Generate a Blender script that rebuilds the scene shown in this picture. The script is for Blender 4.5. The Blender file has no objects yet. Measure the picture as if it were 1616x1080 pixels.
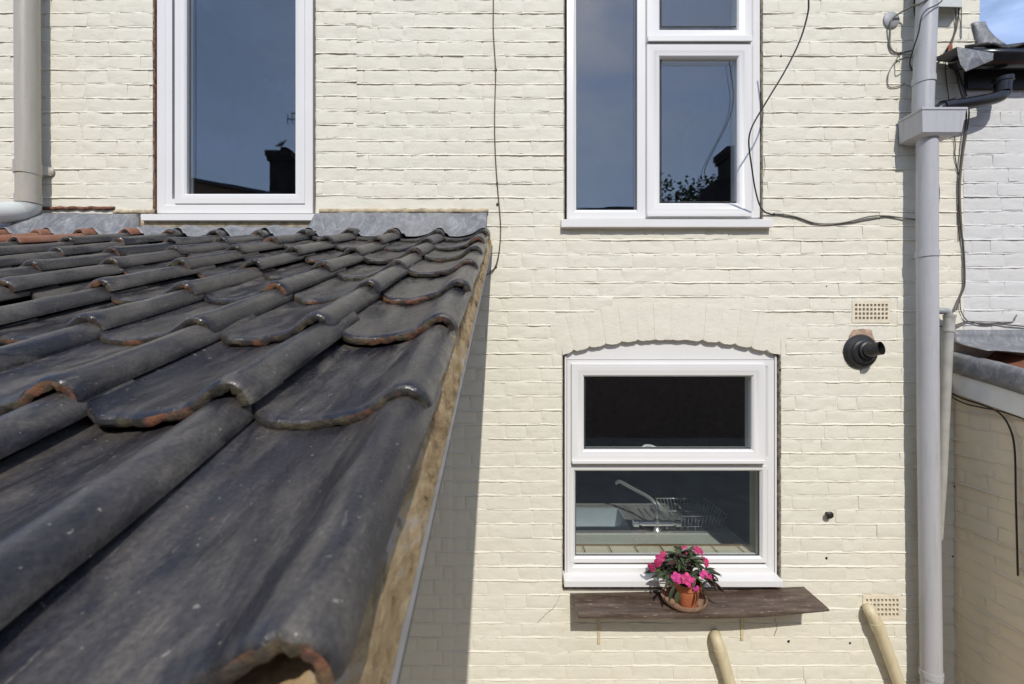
import bpy, bmesh, math, random
from mathutils import Vector, Matrix, Euler, noise as mn

R = math.radians
random.seed(7)
scene = bpy.context.scene
COL = scene.collection

# ------------------------------------------------------------------ camera
CAMZ, CAMD, FPX = 2.35, 2.40, 737.0          # height above yard, distance to wall, focal length (pixels of a 1616 wide frame)
cam_d = bpy.data.cameras.new('camera')
cam_d.sensor_width = 36.0
cam_d.lens = FPX / 1616.0 * 36.0
cam_d.shift_x = 8.0 / 1616.0
cam_d.clip_start = 0.02
cam_d.clip_end = 500
cam_d.dof.use_dof = True
cam_d.dof.focus_distance = 1.7
cam_d.dof.aperture_fstop = 7.5
cam = bpy.data.objects.new('camera', cam_d)
cam.location = (0, -CAMD, CAMZ)
cam.rotation_euler = (R(90), 0, 0)
COL.objects.link(cam)
scene.camera = cam

# ------------------------------------------------------------------ world and sun
SUN_TO = Vector((-0.075, 1.0, -0.95)).normalized()
world = bpy.data.worlds.new('World')
scene.world = world
world.use_nodes = True
nt = world.node_tree
bg = nt.nodes['Background']
sky = nt.nodes.new('ShaderNodeTexSky')
sky.sky_type = 'NISHITA'
sky.sun_disc = False
sky.sun_elevation = math.asin(-SUN_TO.z)
sky.sun_rotation = math.pi - 0.075
sky.air_density = 1.0
sky.dust_density = 0.7
tc = nt.nodes.new('ShaderNodeTexCoord')
mp = nt.nodes.new('ShaderNodeMapping')
mp.inputs['Scale'].default_value = (1.3, 1.6, 3.4)
mp.inputs['Rotation'].default_value = (0.3, 0.5, 0.2)
cn = nt.nodes.new('ShaderNodeTexNoise')
cn.inputs['Scale'].default_value = 3.4
cn.inputs['Detail'].default_value = 7
cn.inputs['Roughness'].default_value = 0.55
cn.inputs['Distortion'].default_value = 0.5
cr = nt.nodes.new('ShaderNodeValToRGB')
cr.color_ramp.elements[0].position = 0.42
cr.color_ramp.elements[0].color = (0.20, 0.20, 0.20, 1)
cr.color_ramp.elements[1].position = 0.62
cr.color_ramp.elements[1].color = (0.74, 0.74, 0.74, 1)
mixc = nt.nodes.new('ShaderNodeMixRGB')
mixc.inputs['Color2'].default_value = (4.1, 5.3, 8.4, 1)
nt.links.new(tc.outputs['Generated'], mp.inputs['Vector'])
nt.links.new(mp.outputs['Vector'], cn.inputs['Vector'])
nt.links.new(cn.outputs['Fac'], cr.inputs['Fac'])
nt.links.new(cr.outputs['Color'], mixc.inputs['Fac'])
nt.links.new(sky.outputs['Color'], mixc.inputs['Color1'])
nt.links.new(mixc.outputs['Color'], bg.inputs['Color'])
bg.inputs['Strength'].default_value = 0.15

sun_d = bpy.data.lights.new('sun', 'SUN')
sun_d.energy = 3.4
sun_d.angle = R(0.53)
sun_d.color = (1.0, 0.955, 0.885)
sun = bpy.data.objects.new('sun', sun_d)
sun.rotation_euler = SUN_TO.to_track_quat('-Z', 'Y').to_euler()
sun.location = (0.5, -6, 8)
COL.objects.link(sun)

vs = scene.view_settings
vs.view_transform = 'Standard'
vs.look = 'None'
vs.exposure = 0.0
vs.gamma = 1.0
vs.use_curve_mapping = False
scene.cycles.max_bounces = 8
scene.cycles.transparent_max_bounces = 12

# ------------------------------------------------------------------ measuring helpers
def W(px, py, d=0.0):
    """point of the real place that stands d metres in front of the house wall"""
    s = FPX / (CAMD - d)
    return Vector(((px - 800) / s, -d, CAMZ + (540 - py) / s))
def PX(px, d=0.0): return (px - 800) * (CAMD - d) / FPX
def PZ(py, d=0.0): return CAMZ + (540 - py) * (CAMD - d) / FPX
def MIR(px, py, L):
    """where something stands that is seen mirrored in a window pane, L metres of light path away"""
    return Vector(((px - 800) * L / FPX, -(L - CAMD), CAMZ + (540 - py) * L / FPX))

# ------------------------------------------------------------------ materials
def newmat(name):
    m = bpy.data.materials.new(name)
    m.use_nodes = True
    n = m.node_tree
    return m, n, n.nodes['Principled BSDF']
def N(n, t, **kw):
    x = n.nodes.new(t)
    for k, v in kw.items():
        if k in x.inputs: x.inputs[k].default_value = v
        else: setattr(x, k, v)
    return x
def coords(n, kind='world', scale=(1, 1, 1), rnd=False):
    if kind == 'world':
        src = N(n, 'ShaderNodeNewGeometry').outputs['Position']
    else:
        src = N(n, 'ShaderNodeTexCoord').outputs['Object']
    if rnd:
        oi = N(n, 'ShaderNodeObjectInfo')
        mul = N(n, 'ShaderNodeMath', operation='MULTIPLY'); mul.inputs[1].default_value = 37.0
        n.links.new(oi.outputs['Random'], mul.inputs[0])
        add = N(n, 'ShaderNodeVectorMath', operation='ADD')
        n.links.new(src, add.inputs[0]); n.links.new(mul.outputs[0], add.inputs[1])
        src = add.outputs[0]
    mpn = N(n, 'ShaderNodeMapping')
    mpn.inputs['Scale'].default_value = scale
    n.links.new(src, mpn.inputs['Vector'])
    return mpn.outputs['Vector']
def noise_tex(n, vec, scale, detail=4, rough=0.55, dist=0.0):
    t = N(n, 'ShaderNodeTexNoise')
    t.inputs['Scale'].default_value = scale
    t.inputs['Detail'].default_value = detail
    t.inputs['Roughness'].default_value = rough
    t.inputs['Distortion'].default_value = dist
    n.links.new(vec, t.inputs['Vector'])
    return t.outputs['Fac']
def ramp(n, fac, stops):
    r = N(n, 'ShaderNodeValToRGB')
    e = r.color_ramp.elements
    while len(e) < len(stops): e.new(0.5)
    for i, (p, c) in enumerate(stops):
        e[i].position = p
        e[i].color = (c[0], c[1], c[2], 1) if not isinstance(c, (int, float)) else (c, c, c, 1)
    n.links.new(fac, r.inputs['Fac'])
    return r.outputs['Color']
def mix(n, fac, a, b, mode='MIX'):
    m = N(n, 'ShaderNodeMixRGB'); m.blend_type = mode
    for s, v in (('Fac', fac), ('Color1', a), ('Color2', b)):
        if isinstance(v, (int, float)): m.inputs[s].default_value = v if s == 'Fac' else (v, v, v, 1)
        elif isinstance(v, tuple): m.inputs[s].default_value = (v[0], v[1], v[2], 1)
        else: n.links.new(v, m.inputs[s])
    return m.outputs['Color']
def bump(n, b, h, strength=0.3, dist=0.003):
    x = N(n, 'ShaderNodeBump')
    x.inputs['Strength'].default_value = strength
    x.inputs['Distance'].default_value = dist
    n.links.new(h, x.inputs['Height'])
    n.links.new(x.outputs['Normal'], b.inputs['Normal'])
def simple(name, col, rough=0.5, metal=0.0, var=0.15, scale=12.0, bmp=0.0, kind='world', spec=0.5):
    m, n, b = newmat(name)
    v = coords(n, kind, rnd=(kind != 'world'))
    f = noise_tex(n, v, scale, 5)
    lo = tuple(c * (1 - var) for c in col); hi = tuple(min(1, c * (1 + var)) for c in col)
    n.links.new(ramp(n, f, [(0.3, lo), (0.7, hi)]), b.inputs['Base Color'])
    b.inputs['Roughness'].default_value = rough
    b.inputs['Metallic'].default_value = metal
    b.inputs['Specular IOR Level'].default_value = spec
    if bmp: bump(n, b, noise_tex(n, v, scale * 6, 4), bmp, 0.002)
    return m

def paint_mat(name, col, dirt, dirt2, pink):
    m, n, b = newmat(name)
    v = coords(n)
    oi = N(n, 'ShaderNodeObjectInfo')
    big = noise_tex(n, v, 1.7, 6, 0.6)
    med = noise_tex(n, v, 9.0, 6, 0.65)
    fine = noise_tex(n, v, 60.0, 5, 0.6)
    c = mix(n, ramp(n, big, [(0.35, 0.0), (0.75, 0.45)]), col, dirt)
    c = mix(n, ramp(n, med, [(0.60, 0.0), (0.80, 0.5)]), c, dirt2)
    c = mix(n, ramp(n, noise_tex(n, v, 4.3, 5, 0.6), [(0.55, 0.0), (0.75, 0.55)]), c, pink)
    c = mix(n, ramp(n, noise_tex(n, coords(n, 'world', (6.0, 1.0, 0.45)), 3.0, 6, 0.65), [(0.56, 0.0), (0.74, 0.28)]), c, dirt2)
    sp = noise_tex(n, v, 130.0, 2, 0.5)
    c = mix(n, ramp(n, sp, [(0.74, 0.0), (0.79, 0.35)]), c, (0.16, 0.13, 0.09))
    c = mix(n, ramp(n, oi.outputs['Random'], [(0.0, 0.0), (1.0, 0.07)]), c, (0.45, 0.42, 0.34))
    n.links.new(c, b.inputs['Base Color'])
    b.inputs['Roughness'].default_value = 0.72
    b.inputs['Specular IOR Level'].default_value = 0.25
    vs_ = coords(n, 'world', (1.0, 1.0, 2.6))
    h1 = noise_tex(n, vs_, 22.0, 6, 0.62)
    h2 = noise_tex(n, v, 75.0, 4, 0.6)
    hh = mix(n, 0.35, h1, h2)
    pit = ramp(n, noise_tex(n, coords(n, 'world', (1.0, 1.0, 1.7)), 34.0, 5, 0.75, 1.5), [(0.30, 0.0), (0.40, 1.0)])
    hh = mix(n, 0.28, hh, pit)
    hh = mix(n, 0.45, hh, noise_tex(n, coords(n, 'world', (0.7, 1.0, 1.3)), 11.0, 3, 0.5))
    bump(n, b, hh, 0.50, 0.0125)
    return m

M = {}
M['cream'] = paint_mat('cream_masonry_paint', (0.715, 0.685, 0.578), (0.675, 0.638, 0.525), (0.65, 0.605, 0.485), (0.745, 0.675, 0.56))
M['white_paint'] = paint_mat('white_masonry_paint', (0.62, 0.62, 0.605), (0.57, 0.57, 0.55), (0.50, 0.50, 0.48), (0.60, 0.59, 0.57))
M['buff_paint'] = paint_mat('buff_masonry_paint', (0.74, 0.64, 0.47), (0.66, 0.57, 0.42), (0.60, 0.52, 0.38), (0.72, 0.60, 0.45))  # own buff colour of the neighbour's lean-to side wall
M['upvc'] = simple('white_upvc', (0.725, 0.715, 0.695), 0.28, var=0.02, scale=3)
M['gap'] = simple('weathered_mortar_gap', (0.27, 0.225, 0.17), 0.95, var=0.6, scale=40, bmp=0.8)
M['redgap'] = simple('broken_brick_edge', (0.17, 0.075, 0.045), 0.95, var=0.7, scale=45, bmp=0.9)
M['fillet'] = simple('cement_fillet', (0.40, 0.33, 0.22), 0.95, var=0.45, scale=22, bmp=0.9)
def streaky(name, col, dirt, rough):
    m, n, b = newmat(name)
    v = coords(n)
    st = noise_tex(n, coords(n, 'world', (14.0, 14.0, 0.9)), 4.0, 6, 0.65)
    c = mix(n, ramp(n, st, [(0.50, 0.0), (0.72, 0.6)]), col, dirt)
    c = mix(n, ramp(n, noise_tex(n, v, 55.0, 6, 0.7), [(0.64, 0.0), (0.72, 0.6)]), c, tuple(q * .45 for q in dirt))
    n.links.new(c, b.inputs['Base Color'])
    n.links.new(ramp(n, noise_tex(n, v, 25.0, 4), [(0.3, rough * .8), (0.7, rough * 1.4)]), b.inputs['Roughness'])
    bump(n, b, noise_tex(n, v, 35.0, 4), 0.12, 0.002)
    return m
M['pipe_grey'] = simple('grey_painted_pipe', (0.42, 0.42, 0.44), 0.38, var=0.06, scale=7)
M['pipe_dirty'] = simple('grey_old_pipe', (0.36, 0.35, 0.32), 0.5, var=0.15, scale=14)
M['pipe_taupe'] = simple('taupe_plastic_pipe', (0.40, 0.37, 0.31), 0.35, var=0.06, scale=8)
M['pipe_cream'] = simple('cream_painted_pipe', (0.60, 0.52, 0.34), 0.5, var=0.12, scale=18)
M['pipe_black'] = simple('black_plastic_pipe', (0.012, 0.012, 0.014), 0.22, var=0.3, scale=20)
M['flue'] = simple('black_rubber_flue', (0.020, 0.020, 0.020), 0.45, var=0.3, scale=30)
M['cable_black'] = simple('black_cable', (0.016, 0.014, 0.012), 0.5, var=0.2)
M['cable_brown'] = simple('brown_cable', (0.075, 0.062, 0.045), 0.6, var=0.3)
M['cable_grey'] = simple('grey_cable', (0.16, 0.15, 0.13), 0.6, var=0.25)
M['pipe_grey'] = streaky('grey_painted_pipe', (0.43, 0.43, 0.445), (0.33, 0.325, 0.32), 0.36)
M['pipe_taupe'] = streaky('taupe_plastic_pipe', (0.40, 0.37, 0.31), (0.31, 0.285, 0.24), 0.36)
M['pipe_cream'] = streaky('cream_painted_pipe', (0.62, 0.54, 0.36), (0.45, 0.37, 0.23), 0.5)
M['box_grey'] = simple('pale_grey_plastic', (0.55, 0.57, 0.54), 0.45, var=0.08)
M['disc_grey'] = simple('grey_plastic_disc', (0.30, 0.31, 0.32), 0.5, var=0.12)
M['steel'] = simple('stainless_steel', (0.72, 0.72, 0.71), 0.40, 0.7, var=0.08, scale=30)
M['chrome'] = simple('chrome', (0.85, 0.85, 0.85), 0.32, 0.75, var=0.03)
M['terracotta'] = simple('terracotta', (0.50, 0.16, 0.065), 0.75, var=0.2, scale=25, bmp=0.2)
M['saucer'] = simple('saucer_terracotta', (0.33, 0.20, 0.13), 0.8, var=0.35, scale=30, bmp=0.3)
M['soil'] = simple('soil', (0.025, 0.017, 0.011), 0.95, var=0.4, scale=80, bmp=0.8)
M['worktop'] = simple('pale_worktop', (0.55, 0.57, 0.51), 0.4, var=0.05, scale=60)
M['sill_tile'] = simple('cream_glazed_tile', (0.76, 0.71, 0.54), 0.25, var=0.05)
M['stripe'] = simple('brown_tile_stripe', (0.20, 0.13, 0.07), 0.5, var=0.2)
M['bowl'] = simple('blue_grey_plastic', (0.33, 0.39, 0.44), 0.5, var=0.05)
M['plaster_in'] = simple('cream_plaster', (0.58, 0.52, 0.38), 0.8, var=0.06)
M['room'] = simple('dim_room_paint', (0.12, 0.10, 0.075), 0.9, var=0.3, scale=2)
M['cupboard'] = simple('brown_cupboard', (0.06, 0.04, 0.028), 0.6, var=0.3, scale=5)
M['fascia'] = simple('white_fascia_paint', (0.70, 0.69, 0.64), 0.5, var=0.08, scale=10)
M['black_fascia'] = simple('black_painted_timber', (0.012, 0.012, 0.013), 0.6, var=0.3)
M['timber'] = simple('old_timber', (0.22, 0.16, 0.10), 0.85, var=0.3, scale=20, bmp=0.4)
M['opp_brick'] = simple('dark_red_brickwork', (0.19, 0.125, 0.085), 0.9, var=0.4, scale=10, bmp=0.4)
M['soot_silhouette'] = simple('sooty_silhouette_brick', (0.030, 0.026, 0.024), 0.95, var=0.4, scale=10, bmp=0.4)  # sooty brick taken near black, putting the backlit silhouette into its colour
M['gasket'] = simple('black_gasket', (0.03, 0.03, 0.03), 0.7, var=0.1)
M['slate'] = simple('slate', (0.05, 0.05, 0.055), 0.6, var=0.3, scale=8)
M['bare_plaster'] = simple('bare_pink_plaster', (0.42, 0.29, 0.21), 0.95, var=0.3, scale=45, bmp=0.9)
M['bark'] = simple('bark', (0.07, 0.05, 0.035), 0.95, var=0.4, scale=20, bmp=0.6)
M['tree_leaf'] = simple('tree_leaf', (0.045, 0.075, 0.025), 0.6, var=0.5, scale=4)
M['feather'] = simple('grey_feather', (0.12, 0.12, 0.13), 0.8, var=0.3)
M['rust'] = simple('rusty_red_paint', (0.26, 0.08, 0.035), 0.8, var=0.5, scale=60)
M['hole'] = simple('dark_hole', (0.012, 0.010, 0.008), 0.95, var=0.3)
M['patch'] = simple('ochre_air_brick', (0.70, 0.63, 0.49), 0.8, var=0.10, scale=25, bmp=0.3)

# glass: two faces of a sealed unit, each reflecting a little
m, n, b = newmat('window_glass')
out = n.nodes['Material Output']
tr = N(n, 'ShaderNodeBsdfTransparent'); tr.inputs['Color'].default_value = (0.95, 0.965, 0.955, 1)
gl = N(n, 'ShaderNodeBsdfGlossy'); gl.inputs['Roughness'].default_value = 0.0
gl.inputs['Color'].default_value = (0.88, 0.94, 1.0, 1)
lw = N(n, 'ShaderNodeLayerWeight'); lw.inputs['Blend'].default_value = 0.5
pw5 = N(n, 'ShaderNodeMath', operation='POWER'); pw5.inputs[1].default_value = 5.0
n.links.new(lw.outputs['Facing'], pw5.inputs[0])
fr = N(n, 'ShaderNodeMath', operation='MULTIPLY_ADD'); fr.inputs[1].default_value = 0.885; fr.inputs[2].default_value = 0.115
n.links.new(pw5.outputs[0], fr.inputs[0])
wv = coords(n)
bpn = N(n, 'ShaderNodeBump'); bpn.inputs['Strength'].default_value = 0.02; bpn.inputs['Distance'].default_value = 0.02
n.links.new(noise_tex(n, wv, 3.0, 2), bpn.inputs['Height'])
n.links.new(bpn.outputs['Normal'], gl.inputs['Normal'])
ms = N(n, 'ShaderNodeMixShader')
n.links.new(fr.outputs[0], ms.inputs[0]); n.links.new(tr.outputs[0], ms.inputs[1]); n.links.new(gl.outputs[0], ms.inputs[2])
n.links.new(ms.outputs[0], out.inputs['Surface'])
M['glass'] = m

# glazed roof tile
def tile_mat(name, base, base2, dust, worn, rough=0.34):
    m, n, b = newmat(name)
    v = coords(n, 'object', (1, 1, 1), rnd=True)
    vl = coords(n, 'object', (3.6, 1.1, 2.0), rnd=True)
    streak = noise_tex(n, vl, 7.0, 7, 0.62, 0.4)
    blot = noise_tex(n, v, 11.0, 6, 0.6)
    oi = N(n, 'ShaderNodeObjectInfo')
    c = mix(n, ramp(n, blot, [(0.35, 0.0), (0.7, 1.0)]), base, base2)
    dm = ramp(n, streak, [(0.45, 0.0), (0.64, 1.0)])
    dm2 = mix(n, 0.55, dm, ramp(n, noise_tex(n, v, 5.0, 4), [(0.35, 0.0), (0.7, 1.0)]), 'MULTIPLY')
    c = mix(n, dm2, c, dust)
    c = mix(n, ramp(n, oi.outputs['Random'], [(0.0, 0.0), (1.0, 0.20)]), c, dust)
    wr = noise_tex(n, v, 24.0, 7, 0.7)
    c = mix(n, ramp(n, wr, [(0.67, 0.0), (0.72, 0.8)]), c, worn)
    sp = noise_tex(n, v, 150.0, 2, 0.5)
    c = mix(n, ramp(n, sp, [(0.705, 0.0), (0.75, 0.6)]), c, (0.30, 0.28, 0.23))
    scr = noise_tex(n, coords(n, 'object', (30.0, 3.0, 30.0), rnd=True), 6.0, 6, 0.75, 0.6)
    c = mix(n, ramp(n, scr, [(0.62, 0.0), (0.70, 0.55)]), c, (0.24, 0.21, 0.17))
    gr_ = noise_tex(n, v, 210.0, 4, 0.7)
    c = mix(n, 1.0, c, ramp(n, gr_, [(0.3, 0.62), (0.7, 1.35)]), 'MULTIPLY')
    n.links.new(c, b.inputs['Base Color'])
    rr = mix(n, dm2, rough, 0.62)
    rr = mix(n, ramp(n, noise_tex(n, v, 40.0, 4), [(0.3, 0.0), (0.8, 0.35)]), rr, 0.75)
    n.links.new(rr, b.inputs['Roughness'])
    h = mix(n, 0.5, noise_tex(n, v, 60.0, 7, 0.72), noise_tex(n, vl, 16.0, 5, 0.6))
    h = mix(n, 0.22, h, noise_tex(n, v, 260.0, 3, 0.7))
    bump(n, b, h, 0.55, 0.0042)
    if rough < .5:
        b.inputs['Coat Weight'].default_value = 0.12; b.inputs['Specular IOR Level'].default_value = 0.42; b.inputs['Coat Roughness'].default_value = 0.16
    return m
M['tile'] = tile_mat('black_glazed_pantile', (0.006, 0.006, 0.010), (0.015, 0.015, 0.022), (0.112, 0.098, 0.080), (0.16, 0.07, 0.04), 0.22)
M['tile_red'] = tile_mat('red_clay_pantile', (0.20, 0.072, 0.038), (0.27, 0.105, 0.055), (0.24, 0.135, 0.085), (0.09, 0.07, 0.05), 0.7)
m, n, b = newmat('worn_tile_lip')
v = coords(n, 'object', rnd=True)
c = ramp(n, noise_tex(n, v, 13.0, 5, 0.6), [(0.40, (0.018, 0.017, 0.018)), (0.53, (0.050, 0.042, 0.034)), (0.60, (0.22, 0.085, 0.045)), (0.72, (0.17, 0.115, 0.045))])
c2 = ramp(n, noise_tex(n, v, 70.0, 5, 0.7), [(0.45, (0.12, 0.10, 0.055)), (0.62, (0.06, 0.055, 0.03))])
n.links.new(mix(n, ramp(n, noise_tex(n, v, 38.0, 4), [(0.48, 0.0), (0.60, 0.7)]), c, c2), b.inputs['Base Color'])
b.inputs['Roughness'].default_value = 0.85
bump(n, b, noise_tex(n, v, 120.0, 5, 0.7), 0.9, 0.004)
M['lip'] = m

m, n, b = newmat('verge_mortar')
v = coords(n)
vl = coords(n, 'world', (1.0, 0.7, 2.2))
c = ramp(n, noise_tex(n, vl, 15.0, 8, 0.68, 0.8), [(0.30, (0.10, 0.075, 0.05)), (0.42, (0.36, 0.25, 0.13)), (0.55, (0.52, 0.38, 0.21)), (0.66, (0.50, 0.45, 0.38))])
c = mix(n, ramp(n, noise_tex(n, v, 42.0, 6, 0.7), [(0.60, 0.0), (0.70, 0.75)]), c, (0.075, 0.055, 0.04))
n.links.new(c, b.inputs['Base Color'])
b.inputs['Roughness'].default_value = 0.95
b.inputs['Specular IOR Level'].default_value = 0.1
bump(n, b, noise_tex(n, v, 55.0, 8, 0.7), 1.0, 0.010)
M['mortar'] = m
M['cloak'] = simple('grey_undercloak_board', (0.17, 0.165, 0.155), 0.85, var=0.15, scale=25, bmp=0.3)

m, n, b = newmat('lead_sheet')
v = coords(n)
vl = coords(n, 'world', (1.6, 1.0, 0.8))
c = ramp(n, noise_tex(n, vl, 18.0, 8, 0.7, 1.2), [(0.32, (0.105, 0.110, 0.122)), (0.52, (0.185, 0.190, 0.202)), (0.68, (0.32, 0.325, 0.33))])
n.links.new(mix(n, ramp(n, noise_tex(n, v, 4.0, 4), [(0.4, 0.0), (0.7, 0.5)]), c, (0.26, 0.255, 0.24)), b.inputs['Base Color'])
b.inputs['Roughness'].default_value = 0.55
b.inputs['Metallic'].default_value = 0.15
bump(n, b, noise_tex(n, v, 30.0, 6, 0.6), 0.5, 0.006)
M['lead'] = m

m, n, b = newmat('brown_painted_board')
v = coords(n)
vl = coords(n, 'world', (0.8, 4.0, 4.0))
c = mix(n, ramp(n, noise_tex(n, vl, 9.0, 6, 0.65), [(0.40, 0.0), (0.70, 0.8)]), (0.066, 0.042, 0.030), (0.165, 0.122, 0.095))
c = mix(n, ramp(n, noise_tex(n, vl, 26.0, 6, 0.7), [(0.60, 0.0), (0.66, 0.85)]), c, (0.36, 0.30, 0.245))
n.links.new(c, b.inputs['Base Color'])
n.links.new(ramp(n, noise_tex(n, v, 20.0, 4), [(0.3, 0.38), (0.7, 0.6)]), b.inputs['Roughness'])
bump(n, b, noise_tex(n, vl, 30.0, 6), 0.3, 0.003)
M['brown_board'] = m

def leafmat(name, a, c_, rough=0.4):
    m, n, b = newmat(name)
    v = coords(n, 'object', rnd=True)
    oi = N(n, 'ShaderNodeObjectInfo')
    c0 = ramp(n, oi.outputs['Random'], [(0.0, a), (1.0, c_)])
    n.links.new(mix(n, ramp(n, noise_tex(n, v, 60.0, 3), [(0.4, 0.0), (0.7, 0.4)]), c0, (0.06, 0.03, 0.03)), b.inputs['Base Color'])
    b.inputs['Roughness'].default_value = rough
    b.inputs['Transmission Weight'].default_value = 0.0
    return m
M['leaf'] = leafmat('bronze_green_leaf', (0.028, 0.038, 0.022), (0.070, 0.105, 0.040))
M['leaf_light'] = leafmat('fresh_green_leaf', (0.09, 0.14, 0.03), (0.12, 0.19, 0.05))
M['leaf_dark'] = leafmat('dark_red_leaf', (0.035, 0.012, 0.012), (0.05, 0.022, 0.018))
M['petal'] = leafmat('pink_petal', (0.62, 0.035, 0.14), (0.72, 0.07, 0.33), 0.6)
M['petal_deep'] = leafmat('deep_pink_petal', (0.42, 0.02, 0.10), (0.50, 0.03, 0.16), 0.6)

m, n, b = newmat('paving')
v = coords(n)
n.links.new(ramp(n, noise_tex(n, v, 3.0, 8, 0.65), [(0.3, (0.28, 0.235, 0.165)), (0.7, (0.44, 0.375, 0.275))]), b.inputs['Base Color'])
b.inputs['Roughness'].default_value = 0.9
bump(n, b, noise_tex(n, v, 60.0, 5), 0.4, 0.01)
M['ground'] = m

# ------------------------------------------------------------------ mesh helpers
WLOC = {}
class MB:
    def __init__(s): s.v = []; s.f = []; s.m = []
    def add(s, verts, faces, mi=0):
        o = len(s.v); s.v += [tuple(x) for x in verts]
        s.f += [tuple(i + o for i in f) for f in faces]; s.m += [mi] * len(faces)
    def box(s, x0, x1, y0, y1, z0, z1, mi=0):
        s.add([(x0, y0, z0), (x1, y0, z0), (x1, y1, z0), (x0, y1, z0), (x0, y0, z1), (x1, y0, z1), (x1, y1, z1), (x0, y1, z1)],
              [(0, 3, 2, 1), (4, 5, 6, 7), (0, 1, 5, 4), (1, 2, 6, 5), (2, 3, 7, 6), (3, 0, 4, 7)], mi)
    def hexa(s, p, mi=0):        # eight corners, bottom four then top four
        s.add(p, [(0, 3, 2, 1), (4, 5, 6, 7), (0, 1, 5, 4), (1, 2, 6, 5), (2, 3, 7, 6), (3, 0, 4, 7)], mi)
    def tube(s, pts, r, seg=12, caps=True, mi=0):
        pts = [Vector(p) for p in pts]
        rs = r if isinstance(r, (list, tuple)) else [r] * len(pts)
        rings = []; prev = None
        for i, p in enumerate(pts):
            if i == 0: t = pts[1] - p
            elif i == len(pts) - 1: t = p - pts[i - 1]
            else: t = (pts[i + 1] - p).normalized() + (p - pts[i - 1]).normalized()
            t.normalize()
            if prev is None:
                a = Vector((0, 0, 1)) if abs(t.z) < 0.9 else Vector((1, 0, 0))
                u = t.cross(a).normalized()
            else:
                u = (prev - t * prev.dot(t)).normalized()
            prev = u
            w = t.cross(u)
            rings.append([p + (u * math.cos(2 * math.pi * k / seg) + w * math.sin(2 * math.pi * k / seg)) * rs[i] for k in range(seg)])
        V = [q for rg in rings for q in rg]; F = []
        for i in range(len(rings) - 1):
            for k in range(seg):
                k2 = (k + 1) % seg
                F.append((i * seg + k, i * seg + k2, (i + 1) * seg + k2, (i + 1) * seg + k))
        if caps:
            F.append(tuple(reversed(range(seg)))); F.append(tuple((len(rings) - 1) * seg + k for k in range(seg)))
        s.add(V, F, mi)
    def lathe(s, prof, c, axis='Z', seg=32, mi=0):
        V = []; F = []
        for (r, h) in prof:
            for k in range(seg):
                a = 2 * math.pi * k / seg
                if axis == 'Z': V.append((c[0] + r * math.cos(a), c[1] + r * math.sin(a), c[2] + h))
                else: V.append((c[0] + r * math.cos(a), c[1] - h, c[2] + r * math.sin(a)))
        for i in range(len(prof) - 1):
            for k in range(seg):
                k2 = (k + 1) % seg
                F.append((i * seg + k, i * seg + k2, (i + 1) * seg + k2, (i + 1) * seg + k))
        s.add(V, F, mi)
    def ring(s, x0, x1, z0, z1, prof, mi=0):
        """mitred rectangular frame; prof = [(inset, y)]"""
        V = []; F = []; k = len(prof)
        for (cx, cz, sx, sz) in ((x0, z0, 1, 1), (x1, z0, -1, 1), (x1, z1, -1, -1), (x0, z1, 1, -1)):
            for (t, y) in prof: V.append((cx + sx * t, y, cz + sz * t))
        for c in range(4):
            d = (c + 1) % 4
            for i in range(k - 1):
                F.append((c * k + i, c * k + i + 1, d * k + i + 1, d * k + i))
        s.add(V, F, mi)
    def ringxy(s, x0, x1, y0, y1, prof, cap=False, mi=0):
        V = []; F = []; k = len(prof)
        for (cx, cy, sx, sy) in ((x0, y0, 1, 1), (x1, y0, -1, 1), (x1, y1, -1, -1), (x0, y1, 1, -1)):
            for (t, z) in prof: V.append((cx + sx * t, cy + sy * t, z))
        for c in range(4):
            d = (c + 1) % 4
            for i in range(k - 1):
                F.append((c * k + i, c * k + i + 1, d * k + i + 1, d * k + i))
        if cap: F.append((k - 1, 2 * k - 1, 3 * k - 1, 4 * k - 1))
        s.add(V, F, mi)
    def grid(s, P, mi=0):
        nr = len(P); nc = len(P[0])
        s.add([q for row in P for q in row],
              [(i * nc + j, i * nc + j + 1, (i + 1) * nc + j + 1, (i + 1) * nc + j) for i in range(nr - 1) for j in range(nc - 1)], mi)
    def mesh(s, name, mats, smooth=False, fix=True, angle=None):
        me = bpy.data.meshes.new(name)
        me.from_pydata(s.v, [], s.f)
        for mm in (mats if isinstance(mats, (list, tuple)) else [mats]): me.materials.append(mm)
        for p, i in zip(me.polygons, s.m): p.material_index = i
        if fix:
            bm = bmesh.new(); bm.from_mesh(me)
            bmesh.ops.recalc_face_normals(bm, faces=bm.faces[:])
            bm.to_mesh(me); bm.free()
        if smooth or angle:
            for p in me.polygons: p.use_smooth = True
            if angle: me.set_sharp_from_angle(angle=R(angle))
        me.update()
        return me
    def build(s, name, mats, parent=None, smooth=False, fix=True, angle=None, bevel=0.0):
        lo = [min(v[i] for v in s.v) for i in range(3)]; hi = [max(v[i] for v in s.v) for i in range(3)]
        c = Vector(((lo[0] + hi[0]) / 2, (lo[1] + hi[1]) / 2, lo[2]))
        s.v = [(v[0] - c.x, v[1] - c.y, v[2] - c.z) for v in s.v]
        o = place(name, s.mesh(name, mats, smooth, fix, angle), c, parent)
        if bevel:
            bv = o.modifiers.new('bevel', 'BEVEL'); bv.width = bevel; bv.segments = 2; bv.limit_method = 'ANGLE'; bv.angle_limit = R(40)
            bv.harden_normals = False
        return o
def place(name, me, loc, parent=None, rot=None, scl=None):
    o = bpy.data.objects.new(name, me)
    o.location = loc
    if rot is not None: o.rotation_euler = rot
    if scl is not None: o.scale = scl
    COL.objects.link(o)
    WLOC[o.name] = Vector(loc)
    if parent is not None:
        o.parent = parent
        o.matrix_parent_inverse = Matrix.Translation(-WLOC[parent.name])
    return o
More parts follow.
